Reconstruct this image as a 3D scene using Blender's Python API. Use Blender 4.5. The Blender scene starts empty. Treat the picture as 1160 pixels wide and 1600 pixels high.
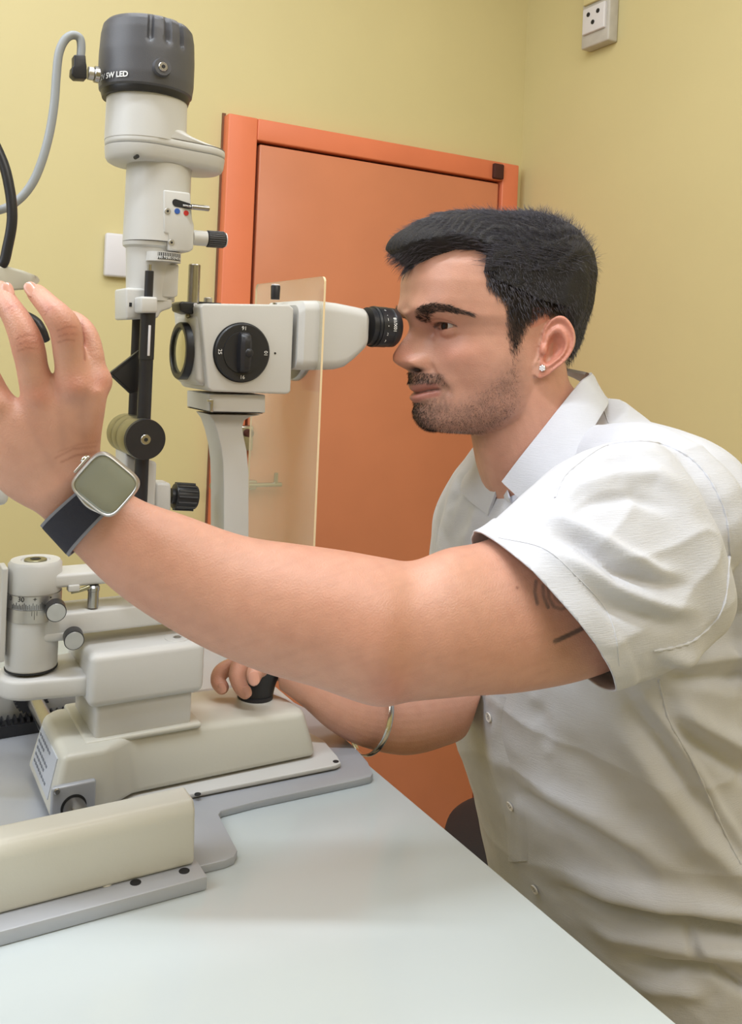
import bpy, bmesh, math, random
import numpy as np
from mathutils import Vector, Matrix

# ---------------------------------------------------------------- camera, world, lights, exposure
SC = bpy.context.scene
COL = SC.collection
CZ = 1.42                       # eye height of the camera
HEAD = math.radians(30.0)       # the camera looks 30 degrees clockwise of +Y
ROLL = math.radians(2.4)
FPX, PPX, PPY = 1400.0, 580.0, 553.0
FV = np.array([math.sin(HEAD), math.cos(HEAD), 0.0])
RV = np.array([math.cos(HEAD), -math.sin(HEAD), 0.0])
UV = np.array([0.0, 0.0, 1.0])
CAM = np.array([0.0, 0.0, CZ])
cr, sr = math.cos(ROLL), math.sin(ROLL)

cd = bpy.data.cameras.new('camera')
cam = bpy.data.objects.new('camera', cd)
COL.objects.link(cam)
xc = RV * cr + UV * sr
yc = -RV * sr + UV * cr
zc = -FV
cam.matrix_world = Matrix(((xc[0], yc[0], zc[0], 0), (xc[1], yc[1], zc[1], 0), (xc[2], yc[2], zc[2], CZ), (0, 0, 0, 1)))
cd.sensor_width = 36.0
cd.lens = FPX / 1600.0 * 36.0
cd.shift_y = -(800.0 - PPY) / 1600.0
cd.clip_start = 0.02
SC.camera = cam

w = bpy.data.worlds.new('world')
SC.world = w
w.use_nodes = True
w.node_tree.nodes['Background'].inputs[0].default_value = (0.80, 0.88, 1.0, 1)
w.node_tree.nodes['Background'].inputs[1].default_value = 0.6


def area(name, loc, target, sx, sy, power, col, spread=180):
    ld = bpy.data.lights.new(name, 'AREA')
    ld.shape = 'RECTANGLE'
    ld.size, ld.size_y = sx, sy
    ld.energy = power
    ld.color = col
    ld.spread = math.radians(spread)
    o = bpy.data.objects.new(name, ld)
    COL.objects.link(o)
    o.location = loc
    o.rotation_euler = (Vector(target) - Vector(loc)).to_track_quat('-Z', 'Y').to_euler()
    return o


area('window_daylight', (-1.20, 0.75, 2.35), (0.45, 0.75, 1.1), 1.3, 1.1, 25, (0.88, 0.93, 1.0))
area('ceiling_fill_light', (0.75, -0.75, 2.80), (0.7, 0.5, 0.9), 1.4, 0.6, 19, (1.0, 0.95, 0.88))
key = area('ceiling_tube_light', (-0.02, 0.42, 2.86), (-0.02, 0.42, 0.0), 1.2, 0.10, 23, (0.86, 0.93, 1.0))
key.rotation_euler = (0, 0, -HEAD)
area('back_tube_light', (0.6, 1.2, 2.86), (0.7, 1.5, 0.0), 1.3, 0.3, 10, (0.96, 0.97, 1.0))
SC.view_settings.view_transform = 'Standard'
SC.view_settings.look = 'None'
SC.view_settings.exposure = -0.06
SC.view_settings.gamma = 1.0
SC.view_settings.use_curve_mapping = False
SC.cycles.max_bounces = 8
SC.cycles.diffuse_bounces = 5
SC.cycles.transparent_max_bounces = 12
SC.cycles.use_denoising = True
SC.cycles.caustics_reflective = False
SC.cycles.caustics_refractive = False


# ---------------------------------------------------------------- geometry of the view: pixels of the photo -> points in the room
def ray(px, py):
    dx, dy = px - PPX, py - PPY
    u = dx * cr + dy * sr
    v = dx * sr - dy * cr
    return FV + RV * (u / FPX) + UV * (v / FPX)


def W(px, py, d):
    return CAM + ray(px, py) * d


def onY(px, py, Y):
    r = ray(px, py)
    return CAM + r * (Y / r[1])


def onX(px, py, X):
    r = ray(px, py)
    return CAM + r * (X / r[0])


def onZ(px, py, Z):
    r = ray(px, py)
    return CAM + r * ((Z - CZ) / r[2])


def proj(P):
    P = np.asarray(P, float) - CAM
    d = P @ FV
    u = P @ RV / d * FPX
    v = P[..., 2] / d * FPX
    return np.stack([PPX + u * cr + v * sr, PPY + u * sr - v * cr, d], -1)


def srgb(*c):
    c = [x / 255.0 for x in c]
    return tuple((x / 12.92 if x <= 0.04045 else ((x + 0.055) / 1.055) ** 2.4) for x in c)


# ---------------------------------------------------------------- materials
def mat(name, col, rough=0.5, metal=0.0, noise=0.0, nscale=40, bump=0.0, bscale=200, spec=0.5, coat=0.0, sss=0.0,
        emis=None, trans=0.0, alpha=1.0, ior=1.45, vcol=None, rgh_noise=0.0, sheen=0.0):
    m = bpy.data.materials.new(name)
    m.use_nodes = True
    nt = m.node_tree
    b = nt.nodes['Principled BSDF']
    b.inputs['Base Color'].default_value = (*col, 1)
    b.inputs['Roughness'].default_value = rough
    b.inputs['Metallic'].default_value = metal
    b.inputs['Specular IOR Level'].default_value = spec
    b.inputs['Coat Weight'].default_value = coat
    b.inputs['IOR'].default_value = ior
    b.inputs['Transmission Weight'].default_value = trans
    b.inputs['Alpha'].default_value = alpha
    b.inputs['Sheen Weight'].default_value = sheen
    if sss:
        b.inputs['Subsurface Weight'].default_value = sss
        b.inputs['Subsurface Radius'].default_value = (1.0, 0.35, 0.2)
        b.inputs['Subsurface Scale'].default_value = 0.006
    tc = nt.nodes.new('ShaderNodeTexCoord')
    src = None
    if vcol:
        a = nt.nodes.new('ShaderNodeAttribute')
        a.attribute_name = vcol
        src = a.outputs['Color']
    if noise:
        n = nt.nodes.new('ShaderNodeTexNoise')
        n.inputs['Scale'].default_value = nscale
        n.inputs['Detail'].default_value = 5
        nt.links.new(tc.outputs['Object'], n.inputs['Vector'])
        mr = nt.nodes.new('ShaderNodeMapRange')
        mr.inputs[1].default_value, mr.inputs[2].default_value = 0.25, 0.75
        mr.inputs[3].default_value, mr.inputs[4].default_value = 1 - noise, 1 + noise
        nt.links.new(n.outputs['Fac'], mr.inputs[0])
        mx = nt.nodes.new('ShaderNodeVectorMath')
        mx.operation = 'SCALE'
        if src:
            nt.links.new(src, mx.inputs[0])
        else:
            mx.inputs[0].default_value = col
        nt.links.new(mr.outputs[0], mx.inputs['Scale'])
        src = mx.outputs[0]
    if src:
        nt.links.new(src, b.inputs['Base Color'])
    if rgh_noise:
        n = nt.nodes.new('ShaderNodeTexNoise')
        n.inputs['Scale'].default_value = 14
        mr = nt.nodes.new('ShaderNodeMapRange')
        mr.inputs[3].default_value, mr.inputs[4].default_value = rough - rgh_noise, rough + rgh_noise
        nt.links.new(tc.outputs['Object'], n.inputs['Vector'])
        nt.links.new(n.outputs['Fac'], mr.inputs[0])
        nt.links.new(mr.outputs[0], b.inputs['Roughness'])
    if bump:
        n2 = nt.nodes.new('ShaderNodeTexNoise')
        n2.inputs['Scale'].default_value = bscale
        n2.inputs['Detail'].default_value = 6
        nt.links.new(tc.outputs['Object'], n2.inputs['Vector'])
        bp = nt.nodes.new('ShaderNodeBump')
        bp.inputs['Strength'].default_value = bump
        bp.inputs['Distance'].default_value = 0.002
        nt.links.new(n2.outputs['Fac'], bp.inputs['Height'])
        nt.links.new(bp.outputs[0], b.inputs['Normal'])
    if emis:
        b.inputs['Emission Color'].default_value = (*emis[0], 1)
        b.inputs['Emission Strength'].default_value = emis[1]
    return m


M = {}
M['wall'] = mat('yellow_wall_paint', srgb(206, 194, 146), 0.50, noise=0.035, nscale=2.2, bump=0.12, bscale=35)
M['ceil'] = mat('white_ceiling_paint', srgb(240, 236, 222), 0.8, noise=0.02, nscale=3)
M['floor'] = mat('floor_tile', srgb(190, 178, 160), 0.35, noise=0.06, nscale=5)
M['door'] = mat('orange_door_paint', srgb(200, 126, 92), 0.30, noise=0.10, nscale=3.0, bump=0.08, bscale=20)
M['doorf'] = mat('orange_frame_paint', srgb(218, 122, 86), 0.42, noise=0.08, nscale=4.0)
M['wallgap'] = mat('brown_gap', srgb(120, 84, 62), 0.8, noise=0.1)
M['gapm'] = mat('dark_gap', srgb(70, 34, 26), 0.8, noise=0.1)
M['white'] = mat('cream_enamel', srgb(200, 199, 197), 0.38, noise=0.015, nscale=9, bump=0.03, bscale=500)
M['whitec'] = mat('aged_cream_enamel', srgb(198, 196, 186), 0.34, noise=0.03, nscale=6, bump=0.03, bscale=500)
M['table'] = mat('white_laminate', srgb(188, 196, 198), 0.15, noise=0.015, nscale=3, rgh_noise=0.05)
M['edge'] = mat('laminate_edge', srgb(214, 218, 222), 0.3, noise=0.01)
M['black'] = mat('black_plastic', srgb(38, 38, 42), 0.38, noise=0.08, nscale=60, bump=0.05, bscale=900)
M['grey'] = mat('dark_grey_plastic', srgb(82, 82, 87), 0.42, noise=0.04, nscale=30, bump=0.10, bscale=1200)
M['ink'] = mat('black_ink', srgb(30, 30, 32), 0.6, noise=0.02)
M['gink'] = mat('grey_ink', srgb(120, 124, 132), 0.6, noise=0.02)
M['wink'] = mat('white_ink', srgb(235, 235, 235), 0.6, noise=0.02)
M['steel'] = mat('brushed_steel', srgb(176, 174, 172), 0.24, metal=1.0, noise=0.06, nscale=80)
M['alu'] = mat('satin_aluminium', srgb(190, 188, 186), 0.38, metal=0.9, noise=0.05, nscale=120)
M['plate'] = mat('grey_steel_plate', srgb(170, 173, 180), 0.34, metal=0.2, noise=0.05, nscale=12, bump=0.05, bscale=150)
M['brass'] = mat('dull_brass_knurl', srgb(150, 145, 118), 0.35, metal=0.9, noise=0.06)
M['cable'] = mat('grey_cable', srgb(150, 154, 158), 0.45, noise=0.03)
M['red'] = mat('red_dot', srgb(200, 50, 45), 0.5, noise=0.02)
M['blue'] = mat('blue_dot', srgb(50, 90, 170), 0.5, noise=0.02)
M['plastic'] = mat('white_switch_plastic', srgb(214, 212, 218), 0.4, noise=0.01)
M['oldsw'] = mat('old_switch_plastic', srgb(186, 182, 176), 0.5, noise=0.08, nscale=30)
M['mirror'] = mat('mirror_glass', srgb(220, 222, 220), 0.03, metal=1.0, noise=0.01)
M['window'] = mat('white_window_frame', srgb(230, 230, 228), 0.5, noise=0.02)


def acrylic():
    m = bpy.data.materials.new('clear_acrylic')
    m.use_nodes = True
    nt = m.node_tree
    b = nt.nodes['Principled BSDF']
    nt.nodes.remove(b)
    out = nt.nodes['Material Output']
    tr = nt.nodes.new('ShaderNodeBsdfTransparent')
    tr.inputs[0].default_value = (0.97, 0.97, 0.95, 1)
    gl = nt.nodes.new('ShaderNodeBsdfGlossy')
    gl.inputs['Roughness'].default_value = 0.08
    df = nt.nodes.new('ShaderNodeBsdfDiffuse')
    df.inputs[0].default_value = (0.86, 0.80, 0.62, 1)
    nz = nt.nodes.new('ShaderNodeTexNoise')
    nz.inputs['Scale'].default_value = 12
    mr = nt.nodes.new('ShaderNodeMapRange')
    mr.inputs[3].default_value, mr.inputs[4].default_value = 0.16, 0.24
    nt.links.new(nz.outputs['Fac'], mr.inputs[0])
    fr = nt.nodes.new('ShaderNodeFresnel')
    fr.inputs[0].default_value = 1.49
    m1 = nt.nodes.new('ShaderNodeMixShader')
    m2 = nt.nodes.new('ShaderNodeMixShader')
    nt.links.new(mr.outputs[0], m1.inputs[0])
    nt.links.new(tr.outputs[0], m1.inputs[1])
    nt.links.new(df.outputs[0], m1.inputs[2])
    m2.inputs[0].default_value = 0.09
    nt.links.new(m1.outputs[0], m2.inputs[1])
    nt.links.new(gl.outputs[0], m2.inputs[2])
    nt.links.new(m2.outputs[0], out.inputs[0])
    return m


M['acrylic'] = acrylic()
M['acredge'] = mat('acrylic_edge', srgb(236, 214, 176), 0.2, noise=0.02)


# ---------------------------------------------------------------- mesh helpers
class MB:
    def __init__(s):
        s.v, s.f = [], []

    def add(s, V, F):
        o = len(s.v)
        s.v += [tuple(map(float, p)) for p in V]
        s.f += [tuple(i + o for i in f) for f in F]
        return s

    def box(s, lo, hi):
        (x0, y0, z0), (x1, y1, z1) = lo, hi
        x0, x1 = sorted((x0, x1)); y0, y1 = sorted((y0, y1)); z0, z1 = sorted((z0, z1))
        V = [(x0, y0, z0), (x1, y0, z0), (x1, y1, z0), (x0, y1, z0), (x0, y0, z1), (x1, y0, z1), (x1, y1, z1), (x0, y1, z1)]
        return s.add(V, [(0, 3, 2, 1), (4, 5, 6, 7), (0, 1, 5, 4), (1, 2, 6, 5), (2, 3, 7, 6), (3, 0, 4, 7)])

    def prism(s, bottom, top):
        n = len(bottom)
        V = [tuple(p) for p in bottom] + [tuple(p) for p in top]
        F = [tuple(range(n))[::-1], tuple(range(n, 2 * n))]
        F += [(i, (i + 1) % n, (i + 1) % n + n, i + n) for i in range(n)]
        return s.add(V, F)

    def prismY(s, pts, Y0, Y1):
        """outline given as photo pixels on the upright plane Y0, pushed back to Y1"""
        A = [onY(x, y, Y0) for x, y in pts]
        B = [(p[0], Y1, p[2]) for p in A]
        return s.prism(A, B)

    def prismZ(s, xy, z0, z1):
        return s.prism([(x, y, z0) for x, y in xy], [(x, y, z1) for x, y in xy])

    def rev(s, prof, org, axis, n=40, caps=True, arc=None):
        """profile [(t, r)] turned about the line org + t*axis"""
        a = Vector(axis).normalized()
        e = a.orthogonal().normalized()
        g = a.cross(e)
        V, F = [], []
        for t, r in prof:
            for i in range(n):
                th = 2 * math.pi * i / n
                V.append(Vector(org) + a * t + (e * math.cos(th) + g * math.sin(th)) * r)
        for k in range(len(prof) - 1):
            for i in range(n):
                j = (i + 1) % n
                F.append((k * n + i, k * n + j, (k + 1) * n + j, (k + 1) * n + i))
        if caps:
            F.append(tuple(range(n))[::-1])
            F.append(tuple(range((len(prof) - 1) * n, len(prof) * n)))
        return s.add(V, F)

    def cyl(s, p0, p1, r0, r1=None, n=32, ch=0.0):
        r1 = r0 if r1 is None else r1
        L = (Vector(p1) - Vector(p0)).length
        pr = [(0, r0), (L, r1)]
        if ch:
            pr = [(0, r0 - ch), (ch, r0), (L - ch, r1), (L, r1 - ch)]
        return s.rev(pr, p0, Vector(p1) - Vector(p0), n)

    def tube(s, pts, r, n=12, sub=6):
        P = catmull(pts, sub)
        rr = r if hasattr(r, '__len__') else [r] * len(pts)
        R = catmull([(q, 0, 0) for q in rr], sub)
        up = None
        V, F = [], []
        for i, p in enumerate(P):
            t = Vector(P[min(i + 1, len(P) - 1)]) - Vector(P[max(i - 1, 0)])
            t.normalize()
            if up is None:
                up = t.orthogonal().normalized()
            up = (up - t * up.dot(t)).normalized()
            g = t.cross(up)
            for k in range(n):
                th = 2 * math.pi * k / n
                V.append(Vector(p) + (up * math.cos(th) + g * math.sin(th)) * R[i][0])
        for i in range(len(P) - 1):
            for k in range(n):
                j = (k + 1) % n
                F.append((i * n + k, i * n + j, (i + 1) * n + j, (i + 1) * n + k))
        F.append(tuple(range(n))[::-1])
        F.append(tuple(range((len(P) - 1) * n, len(P) * n)))
        return s.add(V, F)

    def loft(s, rings, caps=True):
        n = len(rings[0])
        V = [p for r in rings for p in r]
        F = []
        for k in range(len(rings) - 1):
            for i in range(n):
                j = (i + 1) % n
                F.append((k * n + i, k * n + j, (k + 1) * n + j, (k + 1) * n + i))
        if caps:
            F.append(tuple(range(n))[::-1])
            F.append(tuple(range((len(rings) - 1) * n, len(rings) * n)))
        return s.add(V, F)

    def ball(s, c, r, n=20, m=12, sc=(1, 1, 1)):
        rings = []
        for k in range(m + 1):
            ph = math.pi * k / m
            rr = max(math.sin(ph), 1e-3)
            rings.append([(c[0] + sc[0] * r * rr * math.cos(2 * math.pi * i / n), c[1] + sc[1] * r * rr * math.sin(2 * math.pi * i / n),
                           c[2] - sc[2] * r * math.cos(ph)) for i in range(n)])
        return s.loft(rings)

    def build(s, name, m, parent=None, bevel=0.0, seg=3, angle=35, smooth=True):
        me = bpy.data.meshes.new(name)
        off = parent_loc(parent)
        me.from_pydata([(x - off[0], y - off[1], z - off[2]) for x, y, z in s.v], [], s.f)
        bm = bmesh.new()
        bm.from_mesh(me)
        bmesh.ops.recalc_face_normals(bm, faces=bm.faces)
        if bevel:
            ed = [e for e in bm.edges if len(e.link_faces) == 2 and e.calc_face_angle(0) > math.radians(angle)]
            bmesh.ops.bevel(bm, geom=ed, offset=bevel, segments=seg, profile=0.5, affect='EDGES', clamp_overlap=True)
        bm.to_mesh(me)
        bm.free()
        me.materials.append(m)
        if smooth:
            me.shade_smooth()
            me.set_sharp_from_angle(angle=math.radians(38))
        o = bpy.data.objects.new(name, me)
        COL.objects.link(o)
        if parent:
            o.parent = parent
        return o


def parent_loc(p):
    l = Vector((0, 0, 0))
    while p:
        l += p.location
        p = p.parent
    return l


def catmull(pts, sub):
    P = [Vector(p) for p in pts]
    if len(P) < 3 or sub <= 1:
        return P
    Q = [P[0] * 2 - P[1]] + P + [P[-1] * 2 - P[-2]]
    out = []
    for i in range(1, len(Q) - 2):
        for k in range(sub):
            t = k / sub
            a, b, c, d = Q[i - 1], Q[i], Q[i + 1], Q[i + 2]
            out.append(0.5 * ((2 * b) + (c - a) * t + (2 * a - 5 * b + 4 * c - d) * t * t + (3 * b - a - 3 * c + d) * t ** 3))
    out.append(P[-1])
    return out


def tag(o, label, cat=None, group=None):
    o['label'] = label
    if cat:
        o['category'] = cat
    if group:
        o['group'] = group
    return o


def thing(name, label, cat, loc=(0, 0, 0), group=None):
    o = bpy.data.objects.new(name, None)
    o.empty_display_size = 0.05
    COL.objects.link(o)
    o.location = loc
    return tag(o, label, cat, group)


def struct(o):
    o['kind'] = 'structure'
    return o


def stadium(c0, r0, c1, r1, n=20):
    """plan outline hugging two circles"""
    pts = []
    a = math.atan2(c1[1] - c0[1], c1[0] - c0[0])
    for i in range(n + 1):
        t = a + math.pi / 2 + math.pi * i / n
        pts.append((c0[0] + r0 * math.cos(t), c0[1] + r0 * math.sin(t)))
    for i in range(n + 1):
        t = a - math.pi / 2 + math.pi * i / n
        pts.append((c1[0] + r1 * math.cos(t), c1[1] + r1 * math.sin(t)))
    return pts


def text(name, s, size, mapper, m, parent, align='CENTER', bold=0.0):
    """lettering as a mesh; mapper turns text (x, y) into a room point"""
    cu = bpy.data.curves.new(name, 'FONT')
    cu.body = s
    cu.size = size
    cu.align_x = align
    cu.align_y = 'CENTER'
    cu.offset = bold
    cu.resolution_u = 3
    t = bpy.data.objects.new('tmp', cu)
    COL.objects.link(t)
    dg = bpy.context.evaluated_depsgraph_get()
    me0 = t.evaluated_get(dg).to_mesh()
    mb = MB()
    mb.add([mapper(v.co.x, v.co.y) for v in me0.vertices], [tuple(p.vertices) for p in me0.polygons])
    bpy.data.objects.remove(t)
    o = mb.build(name, m, parent, smooth=False)
    return o
# ---------------------------------------------------------------- the room
XR, YB, XL, YF, ZH = 1.726, 2.13, -1.7, -1.7, 2.95
WH = 0.12
struct(MB().box((XL - WH, YB, 0), (XR + WH, YB + WH, ZH)).build('wall_back', M['wall'], smooth=False))
struct(MB().box((XR, YF, 0), (XR + WH, YB, ZH)).build('wall_right', M['wall'], smooth=False))
struct(MB().box((XL - WH, YF - WH, 0), (XR + WH, YF, ZH)).build('wall_front', M['wall'], smooth=False))
wy0, wy1, wz0, wz1 = 0.1, 1.4, 1.6, 2.7
wl = MB()
wl.box((XL - WH, YF, 0), (XL, wy0, ZH)).box((XL - WH, wy1, 0), (XL, YB, ZH))
wl.box((XL - WH, wy0, 0), (XL, wy1, wz0)).box((XL - WH, wy0, wz1), (XL, wy1, ZH))
struct(wl.build('wall_left', M['wall'], smooth=False))
wf = MB()
for a0, a1, b0, b1 in ((wy0, wy0 + .05, wz0, wz1), (wy1 - .05, wy1, wz0, wz1), (wy0, wy1, wz0, wz0 + .05), (wy0, wy1, wz1 - .05, wz1),
                       ((wy0 + wy1) / 2 - .025, (wy0 + wy1) / 2 + .025, wz0, wz1)):
    wf.box((XL - .09, a0, b0), (XL - .03, a1, b1))
struct(wf.build('window_1', M['window'], bevel=0.004))
struct(MB().box((XL - WH, YF - WH, ZH), (XR + WH, YB + WH, ZH + .1)).build('ceiling', M['ceil'], smooth=False))
struct(MB().box((XL - WH, YF - WH, -.1), (XR + WH, YB + WH, 0)).build('floor', M['floor'], smooth=False))

# orange door with its frame in the back wall
DX0, DX1 = onY(350, 180, YB)[0], onY(800, 265, YB)[0]
DZ = onY(350, 181, YB)[2]
door = struct(thing('door_1', 'orange painted door in a steel frame', None, ((DX0 + DX1) / 2, YB, 0)))
for k in ('category',):
    if k in door:
        del door[k]
fj = 0.078
fr = MB()
fr.box((DX0, YB - .035, 0), (DX0 + fj, YB + .01, DZ)).build('door_jamb', M['doorf'], door, bevel=.004)
MB().box((DX1 - .06, YB - .035, 0), (DX1, YB + .01, DZ)).build('door_jamb', M['doorf'], door, bevel=.004)
MB().box((DX0 + fj, YB - .035, DZ - .055), (DX1 - .06, YB + .01, DZ)).build('door_head', M['doorf'], door, bevel=.004)
MB().box((DX0 + fj, YB - .006, 0.0), (DX1 - .06, YB + .01, DZ - .055)).build('door_gap', M['gapm'], door)
leaf = MB().box((DX0 + fj + .010, YB - .028, 0.012), (DX1 - .068, YB - .004, DZ - .062)).build('door_leaf', M['door'], door, bevel=.004)
MB().box((DX0 - .005, YB - .004, 0), (DX0 + .004, YB + .01, DZ + .006)).build('door_shadow_gap', M['wallgap'], door)
# dark hinge block at the top right corner
hb = onY(779, 268, YB - .04)
MB().box((hb[0] - .018, YB - .046, hb[2] - .022), (hb[0] + .018, YB - .03, hb[2] + .022)).build('hinge', M['gapm'], door, bevel=.004)
# sliding bolt
p0, p1 = onY(336, 759, YB - .055), onY(440, 757, YB - .055)
MB().cyl(p0, p1, .006, n=16, ch=.001).ball(p0, .013).build('bolt_rod', M['steel'], leaf)
q = onY(431, 757, YB - .055)
MB().cyl(q, (q[0], q[1], q[2] + .03), .006, n=12, ch=.001).build('bolt_handle', M['steel'], leaf)
q = onY(350, 760, YB - .04)
MB().box((q[0] - .02, YB - .06, q[2] - .03), (q[0] + .01, YB - .03, q[2] + .03)).build('bolt_keeper', M['steel'], leaf, bevel=.006)
q2 = onY(400, 757, YB - .04)
MB().box((q2[0] - .03, YB - .05, q2[2] - .012), (q2[0] + .0, YB - .027, q2[2] + .012)).build('bolt_keeper', M['steel'], leaf, bevel=.004)
q = onY(384, 683, YB - .04)
MB().box((q[0] - .018, YB - .05, q[2] - .035), (q[0] + .018, YB - .027, q[2] + .03)).build('latch_plate', M['steel'], leaf, bevel=.006)
MB().cyl((q[0], YB - .07, q[2] + .012), (q[0], YB - .05, q[2] + .012), .010, n=16).build('latch_knob', M['gapm'], leaf)

# white blank plate on the back wall
a, b = onY(163, 364, YB), onY(225, 437, YB)
pl = MB().box((a[0], YB - .02, b[2]), (b[0], YB, a[2])).build('wall_plate', M['plastic'], bevel=.006)
tag(pl, 'white rectangular wall plate on the yellow wall behind the lamp tower', 'switch plate')

# old switch board high on the right wall
p = onX(945, 20, XR)
sb = thing('switch_board', 'old grey-white switch board high on the right yellow wall', 'switch', (XR, p[1], p[2]))
ya, yb_ = onX(966, 60, XR)[1], onX(923, 70, XR)[1]
z0 = onX(945, 74, XR)[2]
z1 = z0 + .22
MB().box((XR - .035, ya, z0), (XR, yb_, z1)).build('box', M['oldsw'], sb, bevel=.005)
ym = (ya + yb_) / 2
hw = abs(yb_ - ya) / 2
MB().box((XR - .043, ym - hw * .8, z0 + .035), (XR - .033, ym + hw * .8, z0 + .105)).build('socket_plate', M['plastic'], sb, bevel=.003)
MB().box((XR - .043, ym - hw * .8, z0 + .115), (XR - .033, ym + hw * .8, z0 + .19)).build('switch_plate', M['wall'], sb, bevel=.003)
for dy, dz in ((.018, .085), (-.018, .085), (0, .06)):
    MB().cyl((XR - .0445, ym + dy, z0 + dz), (XR - .040, ym + dy, z0 + dz), .006, n=14).build('socket_hole', M['ink'], sb)
for dy, dz in ((.02, .155), (-.02, .165)):
    MB().box((XR - .050, ym + dy - .008, z0 + dz - .012), (XR - .042, ym + dy + .008, z0 + dz + .012)).build('switch_rocker', M['oldsw'], sb, bevel=.002)

# ---------------------------------------------------------------- instrument table
ZT = 1.00
TX = 0.472
tb = thing('instrument_table', 'white laminate instrument table carrying the slit lamp', 'table', (0.05, 0.7, 0))
MB().box((-.62, -.05, ZT - .028), (TX, 1.34, ZT)).build('tabletop', M['table'], tb, bevel=.002, seg=2)
MB().box((-.16, .66, .06), (.02, .84, ZT - .028)).build('column', M['edge'], tb, bevel=.01)
MB().box((-.45, .40, .0), (.17, 1.10, .06)).build('foot', M['edge'], tb, bevel=.012)
# ---------------------------------------------------------------- rail base on the table
rb_ = thing('rail_base', 'grey steel plate with cream rail covers lying on the white table', 'rail base', (.1, .85, ZT))
zp = ZT + .007
P2 = lambda x, y, z=zp: tuple(onZ(x, y, z)[:2])
plate_xy = [(-.16, .676), P2(318, 1352), P2(352, 1344), P2(366, 1338), P2(371, 1328), P2(347, 1282), P2(342, 1272), P2(346, 1266),
            P2(400, 1252), P2(560, 1218), P2(580, 1213), P2(583, 1208), P2(575, 1190), P2(560, 1173), P2(540, 1154), P2(512, 1132),
            P2(490, 1112), (.455, .985), (.42, 1.03), (-.16, 1.03)]
MB().prismZ(plate_xy, ZT, zp).build('mounting_plate', M['plate'], rb_, bevel=.0012, seg=2)
# near rail: strip with holes and the cream cover
Yr = .674
xr_ = onZ(318, 1362, ZT + .009)[0]
xa = onZ(0, 1440, ZT + .009)
MB().box((-.2, .655, ZT), (xr_, .715, ZT + .011)).build('rail_strip', M['plate'], rb_, bevel=.002, seg=2)
for hx, hy in ((288, 1361), (212, 1379)):
    c = onZ(hx, hy, ZT + .011)
    MB().cyl((c[0], c[1], ZT + .0105), (c[0], c[1], ZT + .0113), .0042, n=18).build('screw_hole', M['ink'], rb_)
c = onZ(166, 1381, ZT + .011)
MB().ball((c[0], c[1], ZT + .0112), .0045, sc=(1, 1, .35)).build('plastic_plug', M['whitec'], rb_)
p0 = onY(305, 1338, Yr)
ct = MB()
prof = [(Yr, ZT + .011), (Yr + .002, ZT + .052), (Yr + .007, ZT + .0605), (Yr + .030, ZT + .0605), (Yr + .034, ZT + .055), (Yr + .034, ZT + .011)]
ct.prism([(-.2, y, z) for y, z in prof], [(p0[0], y, z) for y, z in prof]).build('rail_cover', M['whitec'], rb_, bevel=.006, seg=4, angle=25)
# far rail cover and black toothed rack
Yf = .995
fr_ = MB()
prof = [(Yf + .008, ZT + .007), (Yf + .008, ZT + .055), (Yf + .014, ZT + .062), (Yf + .045, ZT + .062), (Yf + .045, ZT + .007)]
fr_.prism([(-.2, y, z) for y, z in prof], [(.36, y, z) for y, z in prof]).build('rail_cover', M['white'], rb_, bevel=.004, seg=3, angle=25)
rk = MB().box((-.2, Yf - .012, ZT + .007), (.25, Yf + .006, ZT + .019))
x = -.195
while x < .245:
    rk.prism([(x, Yf - .010, ZT + .0185), (x + .0042, Yf - .010, ZT + .0185), (x + .0028, Yf - .010, ZT + .0245), (x + .0014, Yf - .010, ZT + .0245)],
             [(x, Yf + .004, ZT + .0185), (x + .0042, Yf + .004, ZT + .0185), (x + .0028, Yf + .004, ZT + .0245), (x + .0014, Yf + .004, ZT + .0245)])
    x += .0062
rk.build('toothed_rack', M['black'], rb_, smooth=False)

# ---------------------------------------------------------------- slit lamp
YC = .848
sl = thing('slit_lamp', 'cream slit lamp microscope with dark lamp cap standing on the table', 'slit lamp', (.29, YC, ZT + .007))
# sole plate
sole = [(.17, .80), P2(300, 1243, ZT + .011), P2(525, 1198, ZT + .011), P2(533, 1194, ZT + .011), P2(527, 1183, ZT + .011), P2(505, 1158, ZT + .011), (.428, .90), (.17, .90)]
MB().prismZ(sole, ZT + .0085, ZT + .0125).build('sole_plate', M['white'], sl, bevel=.001, seg=2)
for hx, hy in ((525, 1190), (309, 1241)):
    c = onZ(hx, hy, ZT + .0125)
    MB().cyl((c[0], c[1], ZT + .0123), (c[0], c[1], ZT + .0129), .003, n=14).build('screw_hole', M['ink'], sl)
# housing: a plan outline with sloping walls
z0, z1 = ZT + .014, ZT + .066
X0, X1 = .157, .421
Ya, Yb2 = .797, .905
def plan(k, inset):
    i = inset
    return [(X0 + i, Ya - .016 + i * .6), (X0 + .052 - i * .2, Ya - .016 + i * .6), (X0 + .076, Ya + i * .8), (X1 - .006 - i, Ya + i * .8), (X1 - i, Ya + .012 + i),
            (X1 - i - .004, Ya + .05), (X1 - .02 - i, Yb2 - .02), (X1 - .045 - i, Yb2 - i), (X0 + .012 + i, Yb2 - i), (X0 + i, Yb2 - .012 - i)]
lo, hi = plan(0, 0), plan(1, .011)
hb_ = MB()
hb_.prism([(x, y, z0) for x, y in lo], [(x, y, z1 if x < .30 else z1 - (x - .30) * .085) for x, y in hi])
housing = hb_.build('base_housing', M['whitec'], sl, bevel=.006, seg=4, angle=22)
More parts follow.
